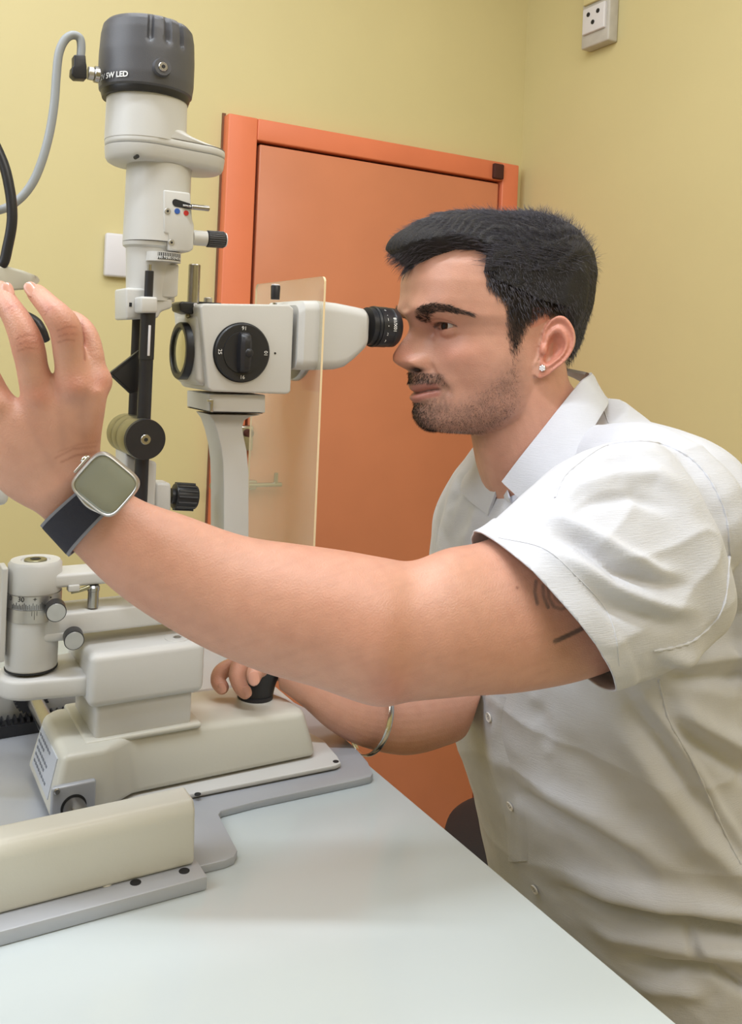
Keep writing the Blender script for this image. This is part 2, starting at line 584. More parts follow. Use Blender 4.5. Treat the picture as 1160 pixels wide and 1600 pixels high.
# side label on the patient side of the housing
ll = MB()
def sidept(t, s):     # t along Y 0..1, s height 0..1 on the sloping end wall
    y = Ya + .004 + t * .075
    z = z0 + .010 + s * .034
    xx = X0 + .0105 * (z - z0) / (z1 - z0)
    return (xx - .0006, y, z)
ll.prism([sidept(0, 0), sidept(1, 0), sidept(1, 1), sidept(0, 1)], [tuple(np.add(sidept(a, b), (.0012, 0, 0))) for a, b in ((0, 0), (1, 0), (1, 1), (0, 1))])
lab = ll.build('data_label', mat('label_grey', srgb(186, 190, 198), .4, noise=.03), housing)
for r in range(5):
    s0 = .14 + r * .17
    wd = (.9, .7, .84, .55, .78)[r]
    q = MB()
    for k in range(int(9 * wd)):
        t0 = .95 - k * .095
        c = [sidept(t0, s0), sidept(t0 - .06, s0), sidept(t0 - .06, s0 + .06), sidept(t0, s0 + .06)]
        q.prism([tuple(np.add(p, (-.0005, 0, 0))) for p in c], [tuple(np.add(p, (.0005, 0, 0))) for p in c])
    q.build('label_print', M['gink'], housing)
# axle with its square steel plate
ca = onY(115, 1257, Ya - .018)
MB().box((ca[0] - .0185, Ya - .0185, max(ca[2] - .022, ZT + .0150)), (ca[0] + .0185, Ya - .0125, ca[2] + .0175)).build('axle_plate', M['plate'], housing, bevel=.002)
MB().cyl((ca[0] + .0, Ya - .0188, ca[2] - .002), (ca[0], Ya - .0182, ca[2] - .002), .0108, n=30).build('axle_hole', M['ink'], housing)
MB().cyl((ca[0], Yr + .0355, ca[2] - .002), (ca[0], Ya - .008, ca[2] - .002), .0095, ch=.0005).build('axle', M['steel'], sl)
sc_ = onY(89, 1236, Ya - .0185)
MB().cyl((sc_[0], Ya - .0205, sc_[2]), (sc_[0], Ya - .0182, sc_[2]), .0026, ch=.0006, n=16).build('screw', M['steel'], housing)
# far gear wheel
gx, gz = .176, ZT + .0455
gp = []
for i in range(96):
    a = 2 * math.pi * i / 96
    r = .0185 if (i // 2) % 2 == 0 else .0160
    gp.append((gx + r * math.cos(a), gz + r * math.sin(a)))
MB().prism([(x, Yf - .010, z) for x, z in gp], [(x, Yf + .006, z) for x, z in gp]).build('gear_wheel', M['black'], sl, smooth=False)
MB().cyl((gx, Yb2 - .01, gz), (gx, Yf - .008, gz), .008).build('axle', M['steel'], sl)
# joystick hole, black stick with rubber boot
zt_ = z1 - .005
jh = onZ(399, 1086, zt_)
MB().cyl((jh[0], jh[1], zt_ - .008), (jh[0], jh[1], zt_ + .0015), .0185, n=36).build('joystick_well', M['black'], housing)
MB().tube([(jh[0] + .002, jh[1], zt_), (jh[0] + .006, jh[1] - .002, zt_ + .015), (jh[0] + .012, jh[1] - .004, zt_ + .030), (jh[0] + .015, jh[1] - .004, zt_ + .046)],
          [.0165, .0150, .0140, .0140], n=24).ball((jh[0] + .015, jh[1] - .004, zt_ + .046), .0140).build('joystick', M['black'], sl)
# pedestal block on the housing
bx0, bx1 = onY(150, 1060, .803)[0], onY(307, 1060, .803)[0]
zb = [onY(200, 1145, .803)[2], onY(200, 1098, .803)[2], onY(225, 1012, .803)[2]]
MB().box((bx0 + .002, .806, z1 - .004), (bx1 - .002, .892, zb[1] + .002)).build('pedestal', M['white'], sl, bevel=.004)
MB().box((bx0 - .007, .8015, z1 - .004), (bx1 + .007, .897, z1 + .0016)).build('pedestal_flange', M['whitec'], sl, bevel=.0025)
blk = MB().box((bx0 - .006, .799, zb[1]), (bx1 + .007, .897, zb[2])).build('pedestal_head', M['white'], sl, bevel=.007, seg=5)
cc = onZ(277, 997, zb[2])
MB().cyl((cc[0], cc[1], zb[2] - .001), (cc[0], cc[1], zb[2] + .0008), .0115, n=36, ch=.0004).build('cover_disc', M['white'], blk)
MB().cyl((cc[0], cc[1], zb[2] + .0006), (cc[0], cc[1], zb[2] + .0013), .004, n=6).build('hex_socket', M['alu'], blk)

# hinge column (common swivel axis)
hc = onY(52, 960, YC)
HX = hc[0]
def zc_(y):        # height of photo row y on the hinge axis
    return onY(52 + (960 - y) * .042, y, YC)[2]
k_ = .809 / 1400
RC = 40.5 * k_
col = MB().rev([(0, RC * .93), (.002, RC * .96), (zc_(962) - zc_(1048) , RC * .96)], (HX, YC, zc_(1040)), (0, 0, 1), 48).build('hinge_column', M['white'], sl)
MB().rev([(0, RC * .97), (.0015, RC * .98)], (HX, YC, zc_(1040) - .0012), (0, 0, 1), 48).build('dark_seam', M['ink'], sl)
zr0, zr1, zr2, zr3 = zc_(963), zc_(943), zc_(922), zc_(874)
MB().rev([(0, RC), (zr1 - zr0, RC)], (HX, YC, zr0), (0, 0, 1), 60).build('lower_scale_ring', M['alu'], sl)
ring = MB().rev([(0, RC * 1.01), (.0008, RC * 1.02), (zr2 - zr1 - .0004, RC * 1.02)], (HX, YC, zr1 + .0004), (0, 0, 1), 60).build('angle_scale_ring', M['alu'], sl)
def cylmap(cx, cy, R, ang0, z0_, lift=.0004):
    """text x runs round a cylinder (towards +angle to the right as seen), y runs up"""
    def f(x, y):
        a = ang0 + x / R
        return (cx + math.cos(a) * (R + lift), cy + math.sin(a) * (R + lift), z0_ + y)
    return f
ac = math.atan2(-math.cos(math.radians(30)) + .05, -math.sin(math.radians(30)) + .22 - .05)   # direction from the column to the eye
ac = math.atan2(0 - YC, 0 - HX)
R1 = RC * 1.02
tk = MB()
for i in range(-13, 9):
    a = ac - .02 + i * .062
    h = .0058 if i % 5 == 0 else (.0036 if i % 2 else .0046)
    tk.prism([(HX + math.cos(a + da) * (R1 + .0003), YC + math.sin(a + da) * (R1 + .0003), zr1 + z) for da, z in ((-.009, .001), (.009, .001), (.009, .001 + h), (-.009, .001 + h))],
             [(HX + math.cos(a + da) * (R1 - .001), YC + math.sin(a + da) * (R1 - .001), zr1 + z) for da, z in ((-.009, .001), (.009, .001), (.009, .001 + h), (-.009, .001 + h))])
tk.build('scale_ticks', M['ink'], ring)
tk = MB()
for i, h in ((-1, .004), (0, .0075), (1, .004)):
    a = ac + .04 + i * .09
    tk.prism([(HX + math.cos(a + da) * (RC + .0003), YC + math.sin(a + da) * (RC + .0003), zr1 - z) for da, z in ((-.008, .0005), (.008, .0005), (.008, .0005 + h), (-.008, .0005 + h))],
             [(HX + math.cos(a + da) * (RC - .001), YC + math.sin(a + da) * (RC - .001), zr1 - z) for da, z in ((-.008, .0005), (.008, .0005), (.008, .0005 + h), (-.008, .0005 + h))])
tk.build('scale_ticks', M['ink'], ring)
for s_, da in (('0', -.92), ('30', -.46), ('+', .04), ('•', .62)):
    text('scale_number', s_, .0062, cylmap(HX, YC, R1, ac + da, zr1 + .0098), M['ink'], ring)
# upper collar with screw cap and upper arm
zt2 = zr3
MB().rev([(0, RC * .97), (.001, RC * .99), (zt2 - zr2 - .003, RC * .99), (zt2 - zr2, RC * .90), (zt2 - zr2 + .0001, RC * .55), (zt2 - zr2 - .0012, RC * .5)],
         (HX, YC, zr2), (0, 0, 1), 60).build('upper_collar', M['white'], sl)
MB().cyl((HX, YC, zt2 - .0015), (HX, YC, zt2 + .0006), RC * .42, ch=.0004).build('cap_screw', M['brass'], sl)
MB().cyl((HX, YC, zt2 + .0004), (HX, YC, zt2 + .0010), RC * .2, n=6).build('hex_socket', M['ink'], sl)
ya_ = YC - .017
arm_t, arm_b = onY(150, 893, ya_)[2], onY(130, 916, ya_)[2]
MB().prismZ(stadium((HX, YC), .0175, (.232, YC), .018), arm_b, arm_t).build('upper_arm', M['white'], sl, bevel=.003, angle=50)
# middle arm to the microscope column
mt, mb_ = onY(150, 951, ya_)[2], onY(150, 987, ya_)[2]
MB().prismZ(stadium((HX, YC), .0215, (.338, YC), .020), mb_, mt).build('microscope_arm', M['white'], sl, bevel=.003, angle=50)
# lower arm to the pedestal
lt, lb = onY(115, 1052, YC - .024)[2], onY(60, 1092, YC - .024)[2]
MB().prismZ(stadium((HX, YC), .0290, (bx0 + .02, YC), .040), lb, lt).build('lower_arm', M['white'], sl, bevel=.004, angle=50)
# side plate left of the column
MB().box((HX - RC - .006, YC - .012, zc_(1022)), (HX - RC - .001, YC + .012, zc_(880))).build('side_plate', M['white'], sl, bevel=.001)
# two clamping knobs, axis towards the operator's left
kd = Vector((-.10, -1.0, -.10)).normalized()
for i, (kx, ky, fx, fy) in enumerate(((84, 948, 88, 957), (112, 995, 116, 1001))):
    c0 = Vector(onY(fx, fy, YC - RC - .016))
    cp = c0 - kd * .012
    sh = MB()
    n = 40
    sh.rev([(-.012, .0080), (-.011, .0086), (0, .0086)], c0, kd, n).build('clamp_knob', M['black'], sl)
    MB().rev([(-.0005, .0082), (.0006, .0078)], c0, kd, 32).build('knob_cap', M['alu'], sl)
    MB().cyl(c0 - kd * .012, c0 - kd * .035, .0035).build('knob_stem', M['steel'], sl)
# bracket boss where the lower knob sits, steel pin and lever under the upper arm
MB().box((HX + .004, YC - .022, mb_ - .004), (onY(118, 1000, YC - .022)[0] + .004, YC + .01, mb_ + .006)).build('knob_boss', M['white'], sl, bevel=.004)
pa, pb = onY(145, 949, ya_ + .002), onY(146, 914, ya_ + .002)
MB().cyl(pa, (pa[0], pa[1], pb[2]), .0050, ch=.0006).build('stop_pin', M['steel'], sl)
MB().cyl((pa[0], pa[1], pb[2] - .0055), (pa[0], pa[1], pb[2] - .001), .0056, ch=.0006).build('pin_collar', M['steel'], sl)
la, lb2 = onY(106, 921, ya_), onY(140, 917, ya_)
MB().box((la[0], ya_ - .003, la[2] - .002), (la[0] + .010, ya_ + .006, la[2] + .004)).build('catch_block', M['white'], sl, bevel=.001)
MB().tube([(la[0] + .003, ya_, la[2] - .0030), ((la[0] + lb2[0]) / 2, ya_, la[2] - .002), (lb2[0], ya_, lb2[2])], [.0014, .0016, .0022], n=10).build('catch_lever', M['brass'], sl)

# ---------------------------------------------------------------- illumination tower
YT = .83
def txp(px, py):
    return onY(px, py, YT)
tk_ = .84 / 1400      # metres per pixel at the tower
def axis_at(px, py):
    p = onY(px, py, YT)
    return p[0]
def zrow(px, py):
    return onY(px, py, YT)[2]
AXC = axis_at(230, 100)             # cap axis
AXB = axis_at(246, 330)             # lower barrel axis
tower = bpy.data.objects.new('illumination_tower', None)
# lamp cap: drum with three finger grooves
ze0, ze1 = zrow(230, 151), zrow(230, 38)
Rc = 72 * tk_
prof = [(0, .93), (.001, .97), (.012, 1.0), (.035, 1.0), (.055, .975), (.064, .935), (.068, .86), (.070, .70), (.071, .3)]
H = ze1 - ze0
n = 128
ac2 = math.atan2(-YT, -AXC)
rings = []
for k in range(41):
    t = H * k / 40
    rr = np.interp(t / H * .071, [p[0] for p in prof], [p[1] for p in prof]) * Rc
    R_ = []
    for i in range(n):
        a = 2 * math.pi * i / n
        g = 0
        for gc in (.05, .42, .79, 1.6, -2.0, -2.5, 2.3):
            da = (a - ac2 - gc + math.pi) % (2 * math.pi) - math.pi
            wv = math.exp(-(da / .055) ** 4)
            hv = 1 / (1 + math.exp(-(t / H - .60) * 60))
            g = max(g, wv * hv)
        r2 = rr - .0042 * g * (1 if t / H < .97 else .0)
        R_.append((AXC + r2 * math.cos(a), YT + r2 * math.sin(a), ze0 + t))
    rings.append(R_)
cap = MB().loft(rings).build('lamp_cap', M['grey'], sl)
MB().rev([(0, Rc * .90), (.004, Rc * .93), (.006, Rc * .93)], (AXC, YT, ze0 - .0055), (0, 0, 1), 64).build('cap_rim', M['black'], sl)
sw = ac2 + .30
d_ = Vector((math.cos(sw), math.sin(sw), 0))
c0 = Vector((AXC, YT, zrow(246, 128) + .0005))
MB().cyl(c0 + d_ * (Rc - .002), c0 + d_ * (Rc + .0035), .0088, .0075, n=28).build('screw_boss', M['grey'], cap)
MB().cyl(c0 + d_ * (Rc + .002), c0 + d_ * (Rc + .0045), .0042, n=24, ch=.0005).build('cap_screw', M['steel'], cap)
MB().cyl(c0 + d_ * (Rc + .004), c0 + d_ * (Rc + .0048), .0018, n=6).build('hex_socket', M['ink'], cap)
text('lettering', '12V 5W LED', .0068, cylmap(AXC, YT, Rc * 1.0, ac2 - .80, zrow(176, 129)), M['wink'], cap, bold=.0002)
# neck and disc housing
zn0, zn1 = zrow(229, 226), zrow(229, 148)
Rn = 61 * tk_
MB().rev([(0, Rn * 1.01), (zn1 - zn0, Rn)], (axis_at(229, 190), YT, zn0), (0, 0, 1), 72).build('neck', M['white'], sl)
AXN = axis_at(229, 190)
cB = (axis_at(303, 240), YT + .0)
# flared shoulder blending neck into the disc
rg = []
for t in np.linspace(0, 1, 9):
    e = (1 - t) ** 2.6
    rg.append([(x, y, zn0 + .002 + t * .017) for x, y in stadium((AXN, YT), Rn * 1.005, (AXN + (cB[0] - AXN) * e, YT), Rn * (.96 - .04 * t) * (.83 + .17 * (1 - e)) + (1 - e) * .0, 30)])
MB().loft(rg).build('neck_shoulder', M['white'], sl)
zd1, zd0 = zn0 + .002, zrow(229, 260)
Rb = 49 * tk_
MB().prismZ(stadium((AXN, YT), Rn * 1.0, cB, Rb, 40), zd1 - .0075, zd1).build('disc_lid', M['white'], sl, bevel=.0022, angle=50)
rg = []
for t, ins in ((0, .0060), (.12, .0028), (.35, .0010), (1, .0)):
    rg.append([(x, y, zd0 + t * (zd1 - .0082 - zd0)) for x, y in stadium((AXN, YT), Rn - ins, cB, Rb - ins, 40)])
MB().loft(rg).build('disc_body', M['white'], sl)
c = onY(215, 244, YT - Rn)
MB().cyl((c[0], YT - Rn * .99, c[2]), (c[0], YT - Rn * .8, c[2]), .0018, n=14).build('set_screw', M['ink'], sl)
# barrel
Rbl = 50.5 * tk_
zb0, zb1 = zrow(246, 381), zrow(246, 262)
MB().rev([(0, Rbl), (zb1 - zb0, Rbl * .98)], (AXB, YT, zb0), (0, 0, 1), 72).build('barrel', M['white'], sl)
AXL = axis_at(234, 430)
Rl = 40 * tk_
zl0 = zrow(234, 470)
MB().rev([(0, Rl * .92), (.02, Rl * .95), (zb0 - zl0 - .006, Rl), (zb0 - zl0 - .004, Rl * 1.12), (zb0 - zl0 - .0006, Rl * 1.14)], (AXL + .0015, YT, zl0), (0, 0, 1), 60).build('lower_barrel', M['white'], sl)
# filter box with slot, dots and lever
Yfb = YT - Rbl - .001
fb = [(256, 296), (298, 301), (301, 342), (304, 352), (303, 389), (296, 394), (264, 391), (263, 366), (256, 364)]
fbx = MB().prismY(fb, Yfb, YT + .01).build('filter_box', M['white'], sl, bevel=.0018)
sp = stadium((0, 0), .0034, (.012, 0), .0026, 10)
c = onY(275, 317, Yfb)
MB().prism([(c[0] + x, Yfb - .0004, c[2] + z - x * .12) for x, z in sp], [(c[0] + x, Yfb + .001, c[2] + z - x * .12) for x, z in sp]).build('lever_slot', M['ink'], fbx)
for px, py, r, m, nm in ((262, 330, .0028, 'alu', 'screw'), (277, 330, .0026, 'blue', 'blue_dot'), (291, 333, .0024, 'red', 'red_dot'), (268, 379, .0028, 'alu', 'screw')):
    c = onY(px, py, Yfb)
    MB().cyl((c[0], Yfb - .0006, c[2]), (c[0], Yfb + .001, c[2]), r, n=20, ch=.0002).build(nm, M[m], fbx)
    if nm == 'screw':
        MB().cyl((c[0], Yfb - .0010, c[2]), (c[0], Yfb, c[2]), r * .4, n=6).build('hex_socket', M['ink'], fbx)
p0, p1, p2 = onY(286, 321, Yfb - .001), onY(299, 323, Yfb - .004), onY(327, 326, Yfb - .004)
MB().cyl(p0, p1, .0010, n=12).build('lever_stem', M['steel'], sl)
MB().cyl(p1, p2, .0026, n=20, ch=.0005).build('filter_lever', M['steel'], sl)
# side knob of the barrel
p0, p1, p2 = onY(300, 371, YT - .012), onY(322, 373, YT - .012), onY(351, 375, YT - .012)
MB().cyl(p0, p1, 12 * tk_, n=32).build('knob_shaft', M['white'], sl)
n = 60
R_ = 12.6 * tk_
axv = Vector(p2) - Vector(p1)
kn = MB().rev([(0, R_ * .9), (.001, R_)] + [(.001, R_), (axv.length - .001, R_), (axv.length, R_ * .9)], p1, axv, 60)
kn.build('slit_width_knob', M['black'], sl)
for i in range(24):
    a = 2 * math.pi * i / 24
    e = axv.normalized().orthogonal().normalized()
    g = axv.normalized().cross(e)
    o_ = (e * math.cos(a) + g * math.sin(a)) * R_
    MB().cyl(Vector(p1) + o_ + axv * .06, Vector(p1) + o_ + axv * .92, .0005, n=6).build('knurl_rib', M['grey'], sl)
MB().cyl(Vector(p2) - axv * .03, Vector(p2) + axv * .05, R_ * .9, n=32).build('knob_end_cap', M['plastic'], sl)
# silver pin between box and scale
p0 = onY(269, 394, YT - .02); p1 = onY(269, 402, YT - .02)
MB().cyl(p0, p1, .0015, n=12).build('guide_pin', M['steel'], sl)
# angle scale drum: ledge bowed towards the eye
ycen = YT - .020
xs = onY(255, 406, YT - .02)[0]
RS = 26.5 * tk_
zs0, zs1 = zrow(255, 413), zrow(255, 399)
dr = MB().prismZ(stadium((xs, ycen), RS, (xs, ycen), RS, 30), zs0, zs1).build('scale_drum', M['white'], sl, bevel=.0008, angle=60)
acs = math.atan2(-ycen, -xs)
bd = MB()
a0_, a1_ = acs - .30, acs + 1.25
nn = 24
RR = RS + .0003
lo_ = [(xs + RR * math.cos(a0_ + (a1_ - a0_) * i / nn), ycen + RR * math.sin(a0_ + (a1_ - a0_) * i / nn)) for i in range(nn + 1)]
for i in range(nn):
    (xa_, ya2), (xb_, yb2) = lo_[i], lo_[i + 1]
    bd.add([(xa_, ya2, zs0 + .0014), (xb_, yb2, zs0 + .0014), (xb_, yb2, zs1 - .0008), (xa_, ya2, zs1 - .0008)], [(0, 1, 2, 3)])
bd.build('scale_band', M['ink'], dr)
tk = MB()
for i in range(16):
    a = a0_ + .06 + i * (a1_ - a0_ - .1) / 15
    da = .013
    zt3, zb3 = zs1 - .0010, zs1 - .0050
    Rq = RR + .0003
    tk.add([(xs + Rq * math.cos(a - da), ycen + Rq * math.sin(a - da), zb3), (xs + Rq * math.cos(a + da), ycen + Rq * math.sin(a + da), zb3),
            (xs + Rq * math.cos(a + da), ycen + Rq * math.sin(a + da), zt3), (xs + Rq * math.cos(a - da), ycen + Rq * math.sin(a - da), zt3)], [(0, 1, 2, 3)])
tk.build('scale_ticks', M['wink'], dr)
for i, s_ in enumerate(('180', '170', '160', '150', '140', '130')):
    text('scale_number', s_, .0034, cylmap(xs, ycen, RR, a0_ + .12 + i * .24, zs0 + .0030), M['wink'], dr)
MB().prismY([(249, 413), (280, 414), (278, 462), (272, 465), (254, 464), (252, 446), (249, 444)], YT - .022, YT + .004).build('slit_rotation_box', M['white'], sl, bevel=.0015)
MB().cyl(onY(262, 464, YT - .01), onY(262, 470, YT - .01), .0038, n=24).build('box_screw', M['steel'], sl)
MB().prismY([(197, 449), (246, 452), (248, 466), (270, 466), (270, 481), (252, 487), (248, 497), (197, 500)], YT - .020, YT + .022).build('tower_clamp', M['white'], sl, bevel=.0025)
MB().prismY([(220, 463), (247, 464), (247, 489), (220, 489)], YT - .040, YT - .015).build('pole_clamp', M['white'], sl, bevel=.0022)
c = onY(204, 476, YT - .020)
MB().box((c[0] - .0012, c[1] - .0004, c[2] - .0018), (c[0] + .0012, c[1] + .001, c[2] + .0018)).build('set_screw', M['ink'], sl)
YP = YT - .030
p0, p1 = onY(232, 464, YP), onY(232, 423, YP)
MB().cyl((p0[0], YP, p0[2]), (p0[0], YP, p1[2]), .0039, n=24, ch=.0004).build('pole_tip', M['black'], sl)
p2 = onY(232, 413, YP)
MB().cyl((p0[0], YP, p1[2]), (p0[0], YP, p2[2]), .0018, n=14).build('tip_pin', M['steel'], sl)
# two black poles
pt = onY(231, 488, YP)
pbm = onY(222, 800, YP)
px_ = onY(227, 600, YP)[0]
pole = MB().cyl((px_, YP, pbm[2]), (px_, YP, pt[2]), .0062, n=32, ch=.0004)
pole.cyl((px_, YP, onY(229, 562, YP)[2]), (px_, YP, pt[2]), .0067, n=32, ch=.0004)
pole.build('front_pole', M['black'], sl)
c0, c1 = onY(229, 556, YP - .0066), onY(231, 508, YP - .0066)
MB().box((px_ - .0011, YP - .0072, c0[2]), (px_ + .0011, YP - .0055, c1[2])).build('pole_slot', M['plastic'], sl, bevel=.0004)
YP2 = YT + .012
xq = onY(212, 580, YP2)[0]
MB().cyl((xq, YP2, onY(212, 670, YP2)[2]), (xq, YP2, onY(212, 495, YP2)[2]), .0052, n=24).build('rear_pole', M['black'], sl)
MB().cyl((xq + .010, YP2 - .006, onY(212, 670, YP2)[2]), (xq + .010, YP2 - .006, onY(212, 495, YP2)[2]), .0040, n=24).build('rear_pole', M['black'], sl)
# slanted mirror block
mbk = [(218, 547), (221, 556), (220, 612), (206, 614), (193, 601), (180, 589), (173, 582)]
MB().prismY([(214, 552), (221, 562), (220, 612), (207, 614), (176, 586)], YT - .010, YT - .004).build('mirror_block', M['black'], sl, bevel=.001)
MB().prismY([(218, 547), (220, 551), (176, 587), (172, 583)], YT - .010, YT - .004).build('mirror_plate', M['black'], sl, bevel=.0003)
MB().prismY([(172, 586), (176, 586), (208, 614), (203, 615)], YT - .0105, YT - .007).build('mirror_mount', M['black'], sl, bevel=.0003)
# round black knob on a knurled drum
ck = onY(228, 687, YP - .016)
Rk = 31 * .83 / 1400
MB().cyl((ck[0], YP - .016, ck[2]), (ck[0], YP - .012, ck[2]), Rk - .0006, Rk, n=64).build('tilt_knob', M['black'], sl)
MB().cyl((ck[0], YP - .0165, ck[2]), (ck[0], YP - .015, ck[2]), .0046, n=28, ch=.0004).build('knob_screw', M['steel'], sl)
MB().cyl((ck[0], YP - .0169, ck[2]), (ck[0], YP - .016, ck[2]), .0019, n=6).build('hex_socket', M['ink'], sl)
for ya3, yb3 in ((YP - .012, YP + .016), (YP + .017, YP + .034), (YP + .035, YP + .052)):
    dd = MB()
    prf = [(0, Rk * .97), (.0006, Rk * .985), (yb3 - ya3 - .0006, Rk * .985), (yb3 - ya3, Rk * .97)]
    dd.rev(prf, (ck[0], ya3, ck[2]), (0, 1, 0), 72).build('knurled_drum', M['brass'], sl)
# hanging bracket under the drum
zA = onY(220, 790, YT)[2]
br = MB().prismY([(196, 706), (210, 716), (246, 722), (243, 800), (196, 800)], YT - .016, YT + .022)
br.build('tower_bracket', M['white'], sl, bevel=.003)
# side arm and ribbed black knob
p0, p1 = onY(240, 772, YT + .02), onY(270, 775, YT + .02)
MB().prismY([(243, 754), (268, 755), (268, 800), (243, 800)], YT + .006, YT + .03).build('knob_bracket', M['white'], sl, bevel=.003)
p0, p1 = onY(268, 775, YT + .018), onY(306, 777, YT + .018)
R_ = 21 * tk_
axv = Vector(p1) - Vector(p0)
MB().rev([(-.001, R_ * .6), (.002, R_ * .6), (.0025, R_ * .95), (.004, R_), (axv.length - .003, R_), (axv.length, R_ * .86)], p0, axv, 72).build('centring_knob', M['black'], sl)
for i in range(14):
    a = 2 * math.pi * i / 14
    e = axv.normalized().orthogonal().normalized()
    g = axv.normalized().cross(e)
    o_ = (e * math.cos(a) + g * math.sin(a)) * R_
    MB().cyl(Vector(p0) + o_ + axv * .14, Vector(p0) + o_ + axv * .90, .0013, n=8).build('grip_rib', M['black'], sl)
# post that carries the tower down to the upper arm
MB().box((px_ - .011, YT - .014, arm_t - .004), (px_ + .011, YT + .014, zA + .004)).build('tower_post', M['white'], sl, bevel=.003)

# ---------------------------------------------------------------- microscope
YM0, YM1 = .806, .888
mk = .868 / 1400
mic = MB().prismY([(313, 479), (318, 474), (452, 476), (460, 482), (455, 612), (450, 616), (331, 612), (325, 607)], YM0, YM1).build('microscope_body', M['white'], sl, bevel=.0045, seg=4)
MB().prismY([(308, 491), (322, 490), (335, 604), (313, 603), (306, 592)], YM0 + .008, YM1 - .008).build('objective_housing', M['white'], sl, bevel=.006, seg=4)
# objective: black ring with glass
Y0 = (YM0 + YM1) / 2
c0, c1 = onY(278, 548, Y0), onY(312, 548, Y0)
c1 = (c1[0], Y0, c0[2])
L = c1[0] - c0[0]
R_ = 45.5 * .865 / 1400
MB().rev([(.0006, R_ * .80), (0, R_ * .82), (0, R_ * .96), (.0015, R_), (L, R_), (L, R_ * .7), (.006, R_ * .7), (.004, R_ * .80), (.0006, R_ * .80)], c0, (1, 0, 0), 72, caps=False).build('objective_ring', M['black'], sl)
gp_ = [(.0030, R_ * .80)] + [(.0030 - .0035 * math.cos(a), R_ * .80 * math.sin(a)) for a in np.linspace(1.5, .05, 10)]
MB().rev([(.0075, R_ * .2), (.0075, R_ * .80), (.0032, R_ * .80), (.0022, R_ * .6), (.0016, R_ * .35), (.0014, R_ * .05)], c0, (1, 0, 0), 48).build(
    'objective_lens', mat('coated_lens', srgb(214, 206, 160), .06, noise=.02, metal=.55, coat=1.0), sl)
# magnification drum knob
kc = onY(380, 551, YM0 - .004)
RK = 45.5 * .862 / 1400
knob = MB().rev([(0, RK), (.003, RK), (.0042, RK * .96)], (kc[0], YM0, kc[2]), (0, -1, 0), 72).build('magnification_knob', M['black'], sl)
MB().rev([(0, RK * 1.03), (.0006, RK * 1.03)], (kc[0], YM0, kc[2]), (0, -1, 0), 72).build('knob_seam', M['ink'], sl)
MB().rev([(0, RK * .72), (.0012, RK * .71)], (kc[0], YM0 - .0040, kc[2]), (0, -1, 0), 64).build('knob_step', M['black'], knob)
rg = []
for t in np.linspace(-1, 1, 17):
    hh = .0105 * max(0, 1 - abs(t) ** 5) ** .5 + .0003
    ww = .0072 * (1 - .25 * t * t)
    z = kc[2] + t * RK * .70
    rg.append([(kc[0] - ww, YM0 - .004, z), (kc[0] - ww * .8, YM0 - .004 - hh * .75, z), (kc[0] - ww * .35, YM0 - .004 - hh, z), (kc[0] + ww * .35, YM0 - .004 - hh, z),
               (kc[0] + ww * .8, YM0 - .004 - hh * .75, z), (kc[0] + ww, YM0 - .004, z)])
MB().loft(rg).build('knob_grip', M['black'], knob)
MB().ball((kc[0] + .002, YM0 - .0145, kc[2]), .0042, sc=(1, .5, 1)).build('grip_button', M['black'], knob)
for s_, a, rot in (('16', 90, 180), ('25', 180, -90), ('10', 0, 90), ('16', -90, 0)):
    ca_, sa_ = math.cos(math.radians(a)), math.sin(math.radians(a))
    cx_, cz_ = kc[0] + ca_ * RK * .84, kc[2] + sa_ * RK * .84
    rt = math.radians(rot)
    text('knob_number', s_, .0052, (lambda cx_, cz_, rt: lambda x, y: (cx_ + x * math.cos(rt) - y * math.sin(rt), YM0 - .0047, cz_ + x * math.sin(rt) + y * math.cos(rt)))(cx_, cz_, rt), M['wink'], knob)
c = onY(430, 552, YM0)
MB().cyl((c[0], YM0 - .0003, c[2]), (c[0], YM0 + .001, c[2]), .0011, n=12).build('index_dot', M['ink'], mic)
# top fittings
zt4 = mic.data.vertices[0].co[2]
ztop = onY(385, 476, YM0)[2]
cs = onY(302, 470, Y0 - .006)
MB().cyl((cs[0], Y0 - .006, ztop - .008), (cs[0], Y0 - .006, onY(303, 413, Y0 - .006)[2]), .0058, n=32, ch=.0008).build('steel_post', M['steel'], sl)
MB().prismY([(280, 474), (286, 471), (312, 473), (309, 489), (296, 491), (282, 486)], Y0 - .020, Y0 + .006).build('post_clamp', M['black'], sl, bevel=.0015)
c = onY(306, 477, Y0 - .021)
MB().cyl((c[0], Y0 - .0215, c[2]), (c[0], Y0 - .019, c[2]), .0022, n=16, ch=.0004).build('clamp_screw', M['plastic'], sl)
c = onY(294, 492, Y0 - .012)
MB().cyl((c[0], c[1], c[2] - .001), (c[0], c[1], c[2] + .005), .0022, n=14).ball((c[0], c[1], c[2] - .001), .0024).build('thumb_screw', M['brass'], sl)
cs = onY(325, 470, Y0)
MB().cyl((cs[0], Y0, ztop - .001), (cs[0], Y0, onY(325, 465, Y0)[2]), .0042, n=20, ch=.0006).build('short_stub', M['alu'], sl)
MB().box((cs[0] - .02, Y0 - .006, ztop - .001), (cs[0] + .012, Y0 + .006, ztop + .0018)).build('stub_plate', M['black'], sl, bevel=.0006)
cs = onY(430, 470, Y0)
MB().cyl((cs[0], Y0, ztop - .001), (cs[0], Y0, ztop + .006), .0022, n=16).build('knob_stem', M['steel'], sl)
za, zb4 = onY(430, 468, Y0)[2], onY(430, 446, Y0)[2]
MB().rev([(0, .0046), (zb4 - za - .001, .0050), (zb4 - za, .0044)], (cs[0], Y0, za), (0, 0, 1), 24).build('top_knob', M['black'], sl)
